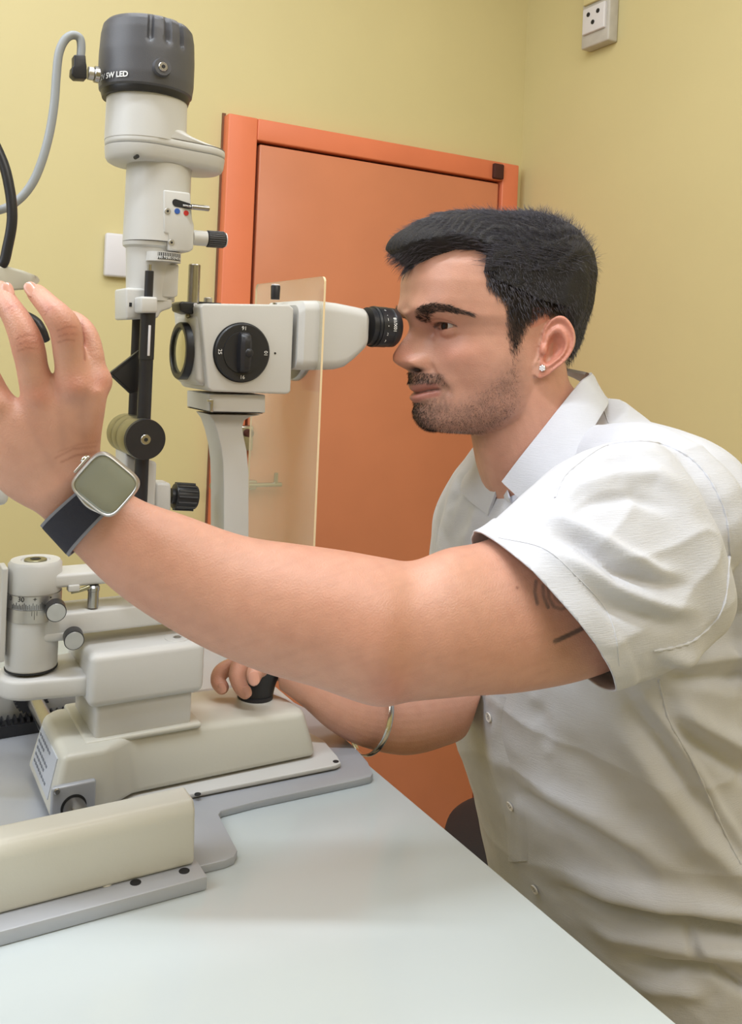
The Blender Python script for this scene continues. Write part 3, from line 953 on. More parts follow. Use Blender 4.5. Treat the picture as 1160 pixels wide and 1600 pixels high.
MB().cyl((cs[0], Y0, zb4 - .0005), (cs[0], Y0, zb4 + .0012), .0044, n=24, ch=.0004).build('top_knob_cap', M['plastic'], sl)
# flange and binocular head
fc = onY(459, 541, Y0)
MB().rev([(0, .034), (.003, .036), (.006, .036), (.009, .034)], (fc[0] - .002, Y0, fc[2]), (1, 0, 0), 60).build('binocular_flange', M['alu'], sl)
YB0, YB1 = .800, .896
bino = MB()
def rr_(px, ty, by, ya, yb, k=.011, n=8):
    """rounded upright section at photo column px"""
    yref = ya
    t = onY(px, ty, yref); b = onY(px, by, yref)
    x = (t[0] + b[0]) / 2
    zt5, zb5 = t[2], b[2]
    out = []
    for cy, cz, a0 in ((yb - k, zt5 - k, 0), (ya + k, zt5 - k, 90), (ya + k, zb5 + k, 180), (yb - k, zb5 + k, 270)):
        for i in range(n + 1):
            a = math.radians(a0 + 90 * i / n)
            out.append((x, cy + k * math.cos(a), cz + k * math.sin(a)))
    return out
rg = [rr_(462, 486, 572, YB0 + .010, YB1 - .010), rr_(466, 476, 577, YB0 + .004, YB1 - .004), rr_(476, 469, 579, YB0, YB1), rr_(500, 469, 579, YB0, YB1), rr_(530, 473, 578, YB0 - .001, YB1 + .001),
      rr_(545, 476, 574, YB0 - .001, YB1 + .001), rr_(560, 479, 562, YB0 - .001, YB1 + .001), rr_(573, 482, 549, YB0 - .001, YB1 + .001), rr_(576, 486, 545, YB0 + .003, YB1 - .003)]
MB().loft(rg).build('binocular_head', M['white'], sl)
for ye in (YC - .027, YC + .035):
    near = ye < YC
    e0, e1 = onY(572, 512, YC - .027), onY(616, 510, YC - .027)
    x0e, L = e0[0], e1[0] - e0[0]
    ze = (e0[2] + e1[2]) / 2
    R_ = 31.5 * .955 / 1400
    ep = MB().rev([(0, R_ * .93), (.006, R_ * .93), (.0062, R_ * 1.0), (.0085, R_ * 1.02), (.0088, R_ * .96), (.0098, R_ * .96), (.0100, R_ * 1.0), (L * .66, R_ * 1.0), (L * .68, R_ * .955), (L * .76, R_ * .955),
                   (L * .78, R_ * .98), (L * .93, R_ * .97), (L, R_ * .88), (L, R_ * .5), (L - .004, R_ * .45)], (x0e, ye, ze), (1, 0, 0), 64).build('eyepiece', M['black'], sl)
    if near:
        def em(a0, xo, rot):
            def f(x, y):
                # letters run along the rim (text x -> angle) or along the tube
                u_, v_ = (x, y) if rot == 0 else (-y, x)
                a = a0 + v_ / R_
                return (x0e + xo + u_, ye - (R_ + .0004) * math.cos(a), ze + (R_ + .0004) * math.sin(a))
            return f
        for s_, a in (('o', .88), ('-', .55), ('1', .30), ('•', -.02), ('2', -.42), ('3', -.80)):
            text('dioptre_mark', s_, .0042, em(a + .05, .0150, 0), M['wink'], ep)
        text('lettering', '10X/18', .0052, em(.12, .0235, 1), M['wink'], ep, bold=.0001)
# clamp under the body and the curved column
MB().prismY([(327, 616), (415, 617), (415, 645), (327, 643)], YM0 + .008, YM1 - .008).build('column_clamp', M['white'], sl, bevel=.0012)
MB().prismY([(327, 643.4), (411, 645.4), (411, 646.4), (327, 644.4)], YM0 + .009, YM1 - .009).build('dark_seam', M['ink'], sl)
lv = MB().prismY([(326, 624), (334, 624), (334, 644), (330, 644), (330, 630), (326, 628)], YM0 + .005, YM0 + .009).build('clamp_lever', M['steel'], sl, bevel=.0006)
Lc = [(326, 647), (334, 658), (340, 675), (346, 700), (349, 725), (350, 760), (350, 835), (350, 900)]
Rcn = [(410, 648), (392, 651), (382, 657), (379, 668), (381, 682), (386, 705), (389, 740), (389, 770), (389, 835), (387, 900)]
MB().prismY(Lc + Rcn[::-1], YC - .020, YC + .018).build('microscope_column', M['white'], sl, bevel=.0035, seg=4, angle=45)
cz = onY(370, 890, YC)
MB().box((.322, YC - .018, mt - .002), (.352, YC + .018, cz[2])).build('column_foot', M['white'], sl, bevel=.003)
# clear breath shield
XS = .402
p_tl, p_tr = onX(400, 456, XS), onX(507, 432, XS)
ys0, ys1 = onX(506, 500, XS)[1], onX(398, 520, XS)[1]
zs_t, zs_b = onX(506, 432, XS)[2], onX(489, 905, XS)[2]
r_ = .006
def rrect(y0, y1, z0, z1, r, n=6):
    o_ = []
    for cy, cz, a0 in ((y1 - r, z1 - r, 0), (y0 + r, z1 - r, 90), (y0 + r, z0 + r, 180), (y1 - r, z0 + r, 270)):
        for i in range(n + 1):
            a = math.radians(a0 + 90 * i / n)
            o_.append((cy + r * math.cos(a), cz + r * math.sin(a)))
    return o_
out = rrect(ys0, ys1, zs_b, zs_t, r_)
sm = MB()
sm.prism([(XS - .0011, y, z) for y, z in out], [(XS + .0011, y, z) for y, z in out])
sh = sm.build('breath_shield', M['acrylic'], sl, smooth=False)
sh.data.materials.append(M['acredge'])
for p in sh.data.polygons:
    if len(p.vertices) == 4:
        p.material_index = 1

# ---------------------------------------------------------------- cables
Yk = YT
c0 = Vector((AXC, YT, zrow(157, 115)))
lamp_d = math.atan2(-.35, -1)
dv = Vector((math.cos(lamp_d), math.sin(lamp_d), 0))
pc = thing('power_cable', 'light grey cable with black angled plug in the lamp cap', 'cable', (AXC - .06, YT, c0.z))
q0 = Vector(onY(158, 118, YT - .012)); q1 = Vector(onY(137, 114, YT - .012))
MB().cyl(q0 - Vector((.0015, 0, 0)), q0 * .45 + q1 * .55, .0072, n=32, ch=.0006).build('threaded_collar', M['steel'], pc)
MB().cyl(q0 * .45 + q1 * .55, q1, .0058, n=32, ch=.0005).build('silver_sleeve', M['alu'], pc)
Ye = YT - .012
MB().prismY([(136, 103), (136, 123), (118, 122), (112, 116), (113, 104), (116, 102), (116, 85), (134, 86), (135, 98)], Ye - .006, Ye + .006).build('angled_plug', M['black'], pc, bevel=.0018)
cp = [(126, 90), (127, 72), (124, 59), (113, 55), (101, 63), (92, 84), (88, 120), (85, 160), (78, 205), (66, 250), (50, 287), (28, 313), (0, 328), (-50, 334)]
MB().tube([onY(x, y, Ye) for x, y in cp] + [(-.07, .83, 1.475), (-.15, .90, 1.36), (-.21, .99, 1.20), (-.25, 1.10, 1.06), (-.26, 1.18, ZT + .014), (-.24, 1.25, ZT + .0055), (-.20, 1.33, ZT + .0060)], .0037, n=16, sub=8).build('cable_sheath', M['cable'], pc)

# ---------------------------------------------------------------- headrest at the far left
hr = thing('headrest', 'cream forehead rest under the fingers at the photo edge', 'headrest', (.02, .80, ZT))
XH = .075
def hb(px, py, d):
    return Vector(W(px, py, d))
band = []
zb_ = hb(-40, 424, .72).z
for i, (px, py, th, d) in enumerate(((-110, 402, 40, .70), (-60, 408, 42, .71), (-20, 413, 40, .72), (10, 419, 34, .735), (32, 425, 26, .75), (48, 431, 14, .765), (54, 434, 5, .775))):
    a = hb(px, py, d); b = hb(px, py + th, d)
    nn_ = Vector(FV) * .012
    band.append([a, a + nn_ * .6 + Vector((0, 0, .002)), a + nn_, b + nn_, b])
MB().loft(band).build('forehead_band', M['whitec'], hr, bevel=.0008)
MB().tube([Vector((.040, .80, zb_ - .012)), hb(-20, 470, .745), hb(30, 490, .755), hb(54, 502, .76), hb(64, 516, .76), hb(70, 532, .765)], .0045, n=14).build('black_strap_clip', M['black'], hr)
q = hb(-30, 768, .76)
MB().box((q.x - .016, q.y - .02, q.z - .010), (q.x + .020, q.y + .02, q.z + .010)).build('chin_rest', M['white'], hr, bevel=.006)
for yy in (.735, .960):
    MB().box((.022, yy - .012, ZT + .0073), (.048, yy + .012, zb_ + .045)).build('post', M['alu'], hr, bevel=.005)
MB().box((.020, .725, zb_ - .016), (.050, .970, zb_ + .016)).build('forehead_crossbar', M['white'], hr, bevel=.006)
MB().box((.024, .730, q.z - .012), (.046, .965, q.z + .012)).build('chin_crossbar', M['white'], hr, bevel=.005)
MB().box((.040, q.y - .012, q.z - .008), (q.x - .012, q.y + .012, q.z + .008)).build('chin_rest_arm', M['white'], hr, bevel=.004)
MB().tube([Vector((.040, .80, zb_ + .010)), hb(-20, 420, .735), hb(3, 414, .735), hb(12, 385, .735), hb(19, 340, .735), hb(14, 290, .735), hb(1, 245, .735), hb(-30, 190, .735), hb(-80, 150, .735)], .0042, n=14, sub=8).build('black_lamp_arm', M['black'], hr)
MB().rev([(0, .006), (.004, .011), (.03, .012), (.034, .008)], hb(-80, 150, .735) - Vector((.008, 0, .004)), (-.9, -.2, -.4), 24).build('fixation_lamp', M['black'], hr)
# ---------------------------------------------------------------- the person: head surface
def C3(r, d, z):
    return CAM + RV * r + FV * d + UV * z


HR0, HD0 = 0.1235, 1.0
HFWD = np.array([-.927, -.375])      # (right, depth) of the way the face looks
HLFT = np.array([.375, -.927])


def HL(P):
    """head coordinates (x forward, y to his left, z up from camera height) -> room"""
    P = np.asarray(P, float)
    r = HR0 + P[..., 0] * HFWD[0] + P[..., 1] * HLFT[0]
    d = HD0 + P[..., 0] * HFWD[1] + P[..., 1] * HLFT[1]
    return CAM + r[..., None] * RV + d[..., None] * FV + P[..., 2:3] * UV


def invHL(Q):
    Q = np.asarray(Q, float) - CAM
    r = Q @ RV - HR0
    d = Q @ FV - HD0
    return np.stack([r * HFWD[0] + d * HFWD[1], r * HLFT[0] + d * HLFT[1], Q[..., 2]], -1)


HT = np.array([
    # z,     xf,    xb,     w,     xm,   nf
    (.149, .006, -.022, .004, -.010, 2.0),
    (.147, .030, -.048, .026, -.010, 2.0),
    (.141, .050, -.070, .044, -.010, 2.0),
    (.130, .068, -.088, .059, -.012, 2.1),
    (.115, .083, -.101, .069, -.014, 2.2),
    (.098, .0920, -.109, .0745, -.015, 2.3),
    (.080, .0945, -.112, .0775, -.016, 2.4),
    (.060, .0945, -.112, .0780, -.016, 2.45),
    (.045, .0935, -.110, .0765, -.014, 2.4),
    (.034, .0800, -.108, .0745, -.012, 2.1),
    (.024, .0745, -.105, .0730, -.010, 2.0),
    (.010, .0735, -.100, .0725, -.008, 1.95),
    (-.005, .0735, -.094, .0720, -.008, 1.9),
    (-.022, .0730, -.087, .0700, -.010, 1.85),
    (-.036, .0715, -.080, .0675, -.012, 1.8),
    (-.044, .0700, -.075, .0655, -.013, 1.8),
    (-.051, .0700, -.070, .0630, -.014, 1.8),
    (-.060, .0690, -.062, .0590, -.014, 1.8),
    (-.068, .0700, -.052, .0530, -.012, 1.8),
    (-.0745, .0680, -.040, .0460, -.008, 1.8),
    (-.0795, .0645, -.024, .0350, .000, 1.8),
    (-.0830, .0400, -.004, .0180, .010, 1.8),
])


def G(x, s):
    return np.exp(-(x / s) ** 2)


def sst(a, b, x):
    t = np.clip((x - a) / (b - a), 0, 1)
    return t * t * (3 - 2 * t)


def nose_ridge(z):
    zz = [.040, .030, .024, .018, .010, .003, -.002, -.0065, -.0105, -.014, -.0175, -.021, -.026]
    nn = [0, .0012, .0044, .0086, .0138, .0176, .0198, .0206, .0196, .0150, .0078, .0020, 0]
    return np.interp(z, zz[::-1], nn[::-1])


EYE = (.0545, .0325, .0325)
MZZ = [.050, .034, .024, .010, -.005, -.022, -.036, -.044, -.051, -.060, -.068, -.0745, -.080]
MZA = [.0, .0095, .0125, .0133, .0140, .0145, .0128, .0122, .0134, .0105, .0085, .0060, .002]
ER = .0125


ZWA = [-.083, -.062, -.0525, -.043, -.0362, -.030, -.0185, -.0138, -.0018, .020, .2]
ZWB = [-.083, -.069, -.0595, -.0505, -.0445, -.0385, -.0245, -.0175, -.0055, .020, .2]


def mouth_shift(ay):
    return .0042 * G(ay, .013) - .12 * np.clip(ay - .010, 0, .02)


def face_dx(x, y, z):
    ay = np.abs(y)
    z = z + mouth_shift(ay) * G(z + .040, .011)
    z = np.interp(z, ZWA, ZWB)
    d = np.zeros_like(x)
    d += np.interp(z, MZZ[::-1], MZA[::-1]) * G(ay, np.interp(z, [-.07, -.02, .0, .02, .034], [.017, .020, .015, .0115, .012]))
    # orbits and brow ridge
    d -= .0085 * G(ay - .033, .0150) * G(z - .030, .0110)
    d -= .0060 * G(ay - .0155, .0065) * G(z - .030, .0120)
    d += .0035 * G(ay - .026, .018) * G(z - .0500, .0075)
    d -= .0015 * G(ay, .03) * G(z - .068, .008)
    # nose bridge, tip and wings
    sg = np.interp(z, [-.020, -.010, .000, .012, .026, .04], [.0100, .0098, .0085, .0072, .0068, .008])
    d += nose_ridge(z) * (G(ay, sg) * .72 + G(ay, sg * 1.9) * .28)
    d += .0105 * G(ay - .0150, .0060) * G(z + .0110, .0070)
    d -= .0040 * G(ay - .0205, .0032) * G(z + .0115, .0075)
    d -= .0100 * G(ay - .0092, .0048) * G(z + .0190, .0032)
    # upper lip, mouth, lower lip
    lw = 1 - sst(.016, .027, ay)
    d -= .0012 * G(ay, .0035) * G(z + .029, .006)
    d += .0026 * G(z + .0385, .0040) * lw
    d -= .0052 * G(z + .0445, .0018) * (1 - sst(.020, .029, ay))
    d += .0022 * G(z + .0505, .0042) * (1 - sst(.012, .024, ay))
    d -= .0022 * G(z + .0590, .0042) * G(ay, .016)
    d += .0026 * G(z + .0690, .0070) * G(ay, .016)
    d -= .0028 * G(ay - .030, .0050) * G(z + .0445, .0080)
    d += .0022 * G(ay - .024, .012) * G(z + .034, .010)
    # folds from nose to mouth
    ln = ay - np.interp(z, [-.050, -.030, -.010], [.034, .027, .0205])
    d -= .0022 * G(ln, .0032) * sst(-.054, -.042, z) * (1 - sst(-.016, -.008, z))
    d += .0030 * G(ay - .043, .016) * G(z + .004, .014)
    # eyelids around the ball
    ex, ey, ez = EYE
    rr2 = (ay - ey) ** 2 + (z - ez) ** 2
    R = ER + .0016
    ball = ex + np.sqrt(np.clip(R * R - rr2, 0, None))
    x1 = x + d
    inside = rr2 < R * R
    k = .0016
    sm = np.where(inside, .5 * (x1 + ball + np.sqrt((x1 - ball) ** 2 + k * k)), x1)
    # the open slit
    t = (ay - .0325) / .0140
    top = .0037 * np.clip(1 - t * t, 0, None) ** .7 + .0008 * t
    bot = -.0031 * np.clip(1 - t * t, 0, None) ** .8 + .0008 * t
    zz = z - (ez - .0004)
    op = sst(-.0006, .0006, top - zz) * sst(-.0006, .0006, zz - bot) * (np.abs(t) < 1)
    sm = sm - op * .0050
    # crease above the upper lid, bag below
    sm -= .0013 * G(zz - top - .0035, .0011) * (np.abs(t) < 1.25) * np.clip(1.3 - np.abs(t), 0, 1)
    sm += .0010 * G(zz - bot + .0060, .0022) * (np.abs(t) < 1.1)
    return sm - x


def head_grid(nz=235, nf=420, nb=150):
    zs = np.concatenate([np.linspace(.149, .125, 22), np.linspace(.124, -.0830, nz)])
    T = HT[::-1]
    def itp(c):
        return np.interp(zs, T[:, 0], T[:, c])
    cols = [itp(c) for c in range(6)]
    ker = np.hanning(9); ker /= ker.sum()
    for c in range(1, 6):
        v = np.pad(cols[c], 4, mode='edge')
        sm = np.convolve(v, ker, 'valid')
        wgt = sst(.110, .130, zs)
        cols[c] = cols[c] * wgt + sm * (1 - wgt)
    ph = np.concatenate([np.linspace(-1.75, 1.75, nf, endpoint=False), np.linspace(1.75, 2 * math.pi - 1.75, nb, endpoint=False)])
    xf, xb, wd, xm, nn = [cols[c][:, None] for c in (1, 2, 3, 4, 5)]
    c, s = np.cos(ph)[None], np.sin(ph)[None]
    e = 2 / nn
    x = np.where(c > 0, xm + (xf - xm) * np.abs(c) ** e, xm + (xm - xb) * -np.abs(c) ** (2 / 2.05))
    y = wd * np.sign(s) * np.abs(s) ** np.where(c > 0, e, 2 / 2.05)
    z = np.repeat(zs[:, None], len(ph), 1)
    # temples hollow, cheekbones and jaw corner
    ay = np.abs(y)
    y = y - np.sign(y) * .0035 * G(x - .052, .020) * G(z - .052, .022) * sst(.04, .06, ay)
    y = y + np.sign(y) * .0030 * G(x - .050, .018) * G(z - .006, .012) * sst(.03, .05, ay)
    y = y - np.sign(y) * .0035 * G(x - .045, .022) * G(z + .034, .016) * sst(.03, .05, ay)
    y = y + np.sign(y) * .0040 * G(x - .000, .020) * G(z + .058, .016) * sst(.03, .05, ay)
    wx = sst(.030, .052, x)
    x = x + face_dx(x, y, z) * wx
    return np.stack([x, y, z], -1)
# ---------------------------------------------------------------- the person: body
rng = np.random.default_rng(7)
person = thing('person', 'man with dark swept hair in a white short-sleeved shirt leaning to the eyepieces', 'person', tuple(C3(.33, 1.08, -.62)))


def grid_mesh(mb, g, closed=True):
    n, m = g.shape[:2]
    V = g.reshape(-1, 3)
    F = []
    for k in range(n - 1):
        for i in range(m):
            j = (i + 1) % m
            F.append((k * m + i, k * m + j, (k + 1) * m + j, (k + 1) * m + i))
    F.append(tuple(range(m))[::-1])
    F.append(tuple(range((n - 1) * m, n * m)))
    mb.add(V, F)


def ring_px(st, n=28):
    """st: (top px, bottom px, depth, depth half / image half, twist) -> ellipse ring of room points"""
    (ax, ay), (bx, by), d, k = st[:4]
    A, B = W(ax, ay, d), W(bx, by, d)
    c = (A + B) / 2
    e = (A - B) / 2
    f = FV * np.linalg.norm(e) * k
    if len(st) > 4:                     # turn the depth axis a little towards the limb's own direction
        f = f + (RV * st[4] + UV * (st[5] if len(st) > 5 else 0)) * np.linalg.norm(f)
    th = np.linspace(0, 2 * math.pi, n, endpoint=False)
    return [c + e * math.cos(t) + f * math.sin(t) for t in th]


def resample_rings(rings, sub):
    R = np.array(rings)
    out = []
    Q = np.concatenate([[2 * R[0] - R[1]], R, [2 * R[-1] - R[-2]]])
    for i in range(1, len(Q) - 2):
        for k in range(sub):
            t = k / sub
            a, b, c, d = Q[i - 1], Q[i], Q[i + 1], Q[i + 2]
            out.append(0.5 * ((2 * b) + (c - a) * t + (2 * a - 5 * b + 4 * c - d) * t * t + (3 * b - a - 3 * c + d) * t ** 3))
    out.append(R[-1])
    return [[tuple(p) for p in r] for r in out]


def finger(mb, pts, sub=5, n=18, k=.95):
    """pts: (px, py, depth, half width px)"""
    P = [W(x, y, d) for x, y, d, h in pts]
    R = [h * d / FPX for x, y, d, h in pts]
    P = [P[0]] + P[1:]
    # rounded end
    v = P[-1] - P[-2]
    v = v / np.linalg.norm(v)
    for q in (.45, .8, .97):
        P.append(P[len(pts) - 1] + v * R[len(pts) - 1] * q)
        R.append(R[len(pts) - 1] * math.sqrt(1 - q * q))
    mb.tube(P, R, n=n, sub=sub)


body = MB()
# --- head
HG = head_grid()
grid_mesh(body, HL(HG))
# --- ears
ear_px = [(850, 497), (862, 489), (875, 490), (888, 500), (897, 515), (899, 530), (894, 547), (884, 562), (870, 576), (859, 586), (848, 591), (838, 586), (835, 574), (838, 560), (839, 545), (840, 530), (842, 512)]
EO = np.array([-.0295, .0735, .0155])
EU = np.array([-.12, .06, .99]); EU /= np.linalg.norm(EU)
EB = np.array([-.80, .58, -.06]); EB -= EU * (EB @ EU); EB /= np.linalg.norm(EB)
EN = np.cross(EU, EB); EN = EN if EN[1] > 0 else -EN
for side in (1, -1):
    st = np.array([((x - 841) / 1700, (541 - y) / 1490) for x, y in ear_px])
    st = np.array([p[:2] for p in catmull([(a, b, 0) for a, b in np.vstack([st, st[:1]])], 5)][:-1])
    cen = np.array([.0140, -.002])
    rows = []
    def pt(q, h):
        p = EO + EB * q[0] + EU * q[1] + EN * h
        return (p[0], p[1] * side, p[2])
    def hgt(rho, q):
        h = np.interp(rho, [0, .25, .42, .52, .62, .72, .80, .88, .95, 1.0], [-.0080, -.0078, -.0045, .0015, .0030, .0005, -.0008, .0022, .0036, .0015])
        lob = sst(-.016, -.026, q[1])
        fr = sst(.006, .001, q[0]) * sst(-.02, -.01, q[1])
        h = h * (1 - lob) + .0012 * lob
        return h * (1 - fr * .7) + .0010 * fr
    for rho in (1.0, .975, .95, .92, .88, .84, .80, .76, .72, .67, .62, .57, .52, .47, .42, .35, .25, .12, .02):
        rows.append([pt(cen + (p - cen) * rho, hgt(rho, cen + (p - cen) * rho)) for p in st])
    back = []
    for rho, h in ((.02, -.0230), (.5, -.0220), (.75, -.0120), (.90, -.0050), (.985, -.0022), (1.0, -.0010)):
        back.append([pt(cen + (p - cen) * rho, h) for p in st])
    body.loft([[tuple(HL(np.array(p))) for p in r] for r in back + rows])
    # tragus
    tq = pt((.0035, -.0035), .0015)
    a = HL(np.array(tq))
    body.ball(a, .0042, n=14, m=8, sc=(1, 1, 1.5))
# --- neck
nk = []
for z, r, d, a, b in ((.020, .165, 1.003, .050, .052), (-.020, .166, 1.002, .054, .055), (-.045, .170, 1.003, .058, .056), (-.070, .178, 1.006, .060, .057), (-.100, .190, 1.012, .063, .060),
                      (-.135, .205, 1.022, .062, .062), (-.17, .215, 1.03, .055, .06), (-.24, .225, 1.045, .05, .07)):
    th = np.linspace(0, 2 * math.pi, 40, endpoint=False)
    nk.append([tuple(C3(r + a * math.cos(t) , d + b * math.sin(t), z + (a * math.cos(t)) * .45 * sst(.0, -.08, z))) for t in th])
body.loft(resample_rings(nk, 4))
# --- left arm (nearer the camera)
LA = [((150, 722), (50, 796), .618, .62), ((163, 730), (70, 812), .622, .62), ((212, 776), (118, 864), .628, .64), ((290, 806), (196, 934), .640, .80), ((380, 838), (306, 1001), .653, .88),
      ((462, 851), (404, 1043), .664, .92), ((540, 862), (492, 1068), .672, .92), ((606, 874), (586, 1098), .680, .92), ((646, 878), (640, 1091), .690, .90), ((700, 858), (722, 1083), .705, .88),
      ((762, 845), (822, 1075), .730, .85), ((850, 800), (930, 1050), .768, .82), ((950, 740), (1035, 1000), .81, .8), ((1020, 745), (1080, 960), .85, .8)]
rings = [ring_px(s, 36) for s in LA]
body.loft(resample_rings(rings, 6))
# elbow point
body.ball(W(612, 1058, .675), .021, sc=(1, 1, .9))
# --- back of the left hand
LH = [((158, 722), (58, 800), .618, .62), ((158, 704), (30, 788), .616, .46), ((160, 680), (-2, 766), .613, .38), ((164, 655), (-26, 735), .610, .34), ((168, 630), (-38, 700), .607, .30), ((168, 610), (-42, 668), .605, .27), ((160, 598), (-36, 640), .606, .20)]
body.loft(resample_rings([ring_px(s, 36) for s in LH], 5))
# fingers
finger(body, [(118, 650, .612, 24), (114, 600, .602, 27), (108, 556, .597, 24.5), (103, 515, .592, 25.5), (90, 494, .590, 23), (78, 480, .592, 19.5), (63, 464, .598, 17), (56, 457, .602, 15.5)])
finger(body, [(70, 668, .612, 26), (60, 618, .602, 27), (50, 572, .596, 25.5), (42, 535, .592, 25.5), (28, 502, .592, 22), (12, 476, .596, 19), (2, 458, .602, 17), (-1, 452, .604, 16)])
finger(body, [(8, 690, .612, 26), (-6, 630, .604, 26), (-24, 585, .600, 23), (-44, 545, .602, 21), (-62, 510, .608, 18), (-74, 485, .614, 16)])
finger(body, [(138, 650, .618, 24), (149, 598, .612, 20), (146, 556, .612, 17.5), (138, 524, .614, 16.5), (120, 506, .618, 18), (96, 494, .624, 15), (78, 484, .630, 13)])
# thumb behind the palm
finger(body, [(100, 742, .635, 22), (120, 690, .648, 24), (132, 645, .662, 20), (130, 610, .672, 18), (124, 580, .678, 16), (118, 560, .680, 14)])
# knuckles and tendons
for kx, ky, kd in ((118, 604, .5895), (62, 620, .590), (152, 596, .602), (0, 632, .592)):
    body.ball(W(kx, ky, kd + .0095), .0115, sc=(1, 1, 1))
for (x0_, y0_), (x1_, y1_) in (((118, 610), (112, 720)), ((64, 625), (88, 730)), ((152, 605), (134, 715)), ((4, 640), (62, 740))):
    body.tube([W(x0_, y0_, .5995), W((x0_ + x1_) / 2, (y0_ + y1_) / 2, .6040), W(x1_, y1_, .612)], [.0045, .0045, .002], n=12)
# --- right arm, hand on the joystick
RA = [((435, 1012), (438, 1076), .932, .70), ((468, 1026), (474, 1102), .937, .75), ((512, 1050), (516, 1138), .950, .85), ((556, 1068), (566, 1163), .962, .9), ((620, 1072), (632, 1176), .985, .92),
      ((680, 1070), (690, 1164), 1.005, .92), ((742, 1058), (728, 1142), 1.03, .92), ((775, 1005), (720, 1085), 1.05, .92), ((790, 920), (700, 960), 1.08, .95), ((790, 830), (690, 850), 1.11, .95)]
body.loft(resample_rings([ring_px(s, 30) for s in RA], 6))
body.loft(resample_rings([ring_px(s, 26) for s in (((445, 1014), (448, 1070), .936, .70), ((425, 1008), (430, 1062), .948, .50), ((402, 1014), (410, 1060), .950, .50), ((385, 1012), (396, 1050), .945, .5), ((374, 1014), (386, 1044), .938, .5))], 5))
finger(body, [(392, 1036, 0.9228, 13), (366, 1040, 0.9228, 13), (346, 1050, 0.9179, 13), (341, 1064, 0.9130, 12), (347, 1074, 0.9080, 11)])
finger(body, [(396, 1030, 0.9130, 14), (378, 1036, 0.9061, 14), (371, 1056, 0.9001, 14), (376, 1074, 0.8962, 13), (384, 1083, 0.8942, 12)])
finger(body, [(412, 1044, 0.8932, 16), (402, 1044, 0.8834, 15), (397, 1054, 0.8765, 14), (397, 1062, 0.8745, 12.5)])
finger(body, [(402, 1026, 0.9278, 14), (390, 1026, 0.9376, 13), (384, 1050, 0.9455, 13), (392, 1075, 0.9426, 11)])
finger(body, [(415, 1030, 0.9327, 14), (408, 1030, 0.9475, 13), (404, 1055, 0.9525, 12), (408, 1072, 0.9475, 11)])
# --- torso core and legs under the clothes
TOR = [(.90, -.85, .15, .18, 0), (.885, -.72, .150, .185, 0), (.850, -.58, .145, .185, 5), (.805, -.47, .14, .19, 10), (.770, -.36, .135, .195, 14), (.748, -.26, .13, .20, 17),
       (.735, -.18, .12, .195, 18), (.726, -.130, .108, .15, 18), (.722, -.092, .090, .105, 20), (.717, -.066, .072, .078, 22)]


def torso_ring(cx, z, a, b, tau, grow=0.0, n=48, ex=2.3, cy=.80):
    th = np.linspace(0, 2 * math.pi, n, endpoint=False)
    t = math.radians(tau)
    out = []
    for q in th:
        c, s = math.cos(q), math.sin(q)
        u = (a + grow) * math.copysign(abs(c) ** (2 / ex), c)
        v = (b + grow) * math.copysign(abs(s) ** (2 / ex), s)
        out.append((cx + u * math.cos(t), cy + v, CZ + z + u * math.sin(t)))
    return out


body.loft([torso_ring(*r, grow=-.022) for r in TOR[:-2]])

me = bpy.data.meshes.new('tmpbody')
me.from_pydata(body.v, [], body.f)
bm = bmesh.new(); bm.from_mesh(me)
bmesh.ops.recalc_face_normals(bm, faces=bm.faces)
bm.to_mesh(me); bm.free()


def remesh(me, voxel, smooth_it, fac=.5):
    o = bpy.data.objects.new('tmp', me)
    COL.objects.link(o)
    m = o.modifiers.new('r', 'REMESH')
    m.mode = 'VOXEL'
    m.voxel_size = voxel
    m.adaptivity = 0
    if smooth_it:
        s = o.modifiers.new('s', 'SMOOTH')
        s.factor = fac
        s.iterations = smooth_it
    dg = bpy.context.evaluated_depsgraph_get()
    r = bpy.data.meshes.new_from_object(o.evaluated_get(dg))
    bpy.data.objects.remove(o)
    return r


bmesh_ = remesh(me, .00125, 2)
nv = len(bmesh_.vertices)
co = np.empty(nv * 3, np.float32)
bmesh_.vertices.foreach_get('co', co)
co = co.reshape(-1, 3).astype(float)
Q = proj(co)
ed = np.empty(len(bmesh_.edges) * 2, np.int32)
bmesh_.edges.foreach_get('vertices', ed)
ed = ed.reshape(-1, 2)
deg = np.bincount(ed.ravel(), minlength=nv).astype(float)[:, None]


def relax(P, wgt, it):
    P = P.copy()
    for _ in range(it):
        acc = np.stack([np.bincount(ed[:, 0], P[ed[:, 1], c], nv) + np.bincount(ed[:, 1], P[ed[:, 0], c], nv) for c in range(3)], 1)
        P += (acc / deg - P) * wgt
    return P


limb = (Q[:, 2] < .90) & ~((Q[:, 0] > 760) & (Q[:, 1] < 600))
fing = limb & (Q[:, 1] < 560) & (Q[:, 0] < 220)
co = relax(co, (limb * .6 * np.where(fing, .35, 1.0))[:, None], 45)
ped = np.zeros(nv)
bmesh_.vertices.foreach_set('co', co.astype(np.float32).ravel())
Q = proj(co)
L = invHL(co)
headm = (np.abs(L[:, 1]) < .095) & (L[:, 0] > -.13) & (L[:, 0] < .125) & (L[:, 2] > -.10)
ay = np.abs(L[:, 1])
lx, lz = L[:, 0], L[:, 2]


def fbm(P, s, seed=0):
    """cheap smooth noise in [-1, 1]"""
    r = np.random.default_rng(seed)
    o = np.zeros(len(P))
    for k in range(9):
        v = r.normal(size=3); v /= np.linalg.norm(v)
        o += np.sin(P @ v * s * r.uniform(.6, 1.7) + r.uniform(0, 6.28))
    return o / 4.0


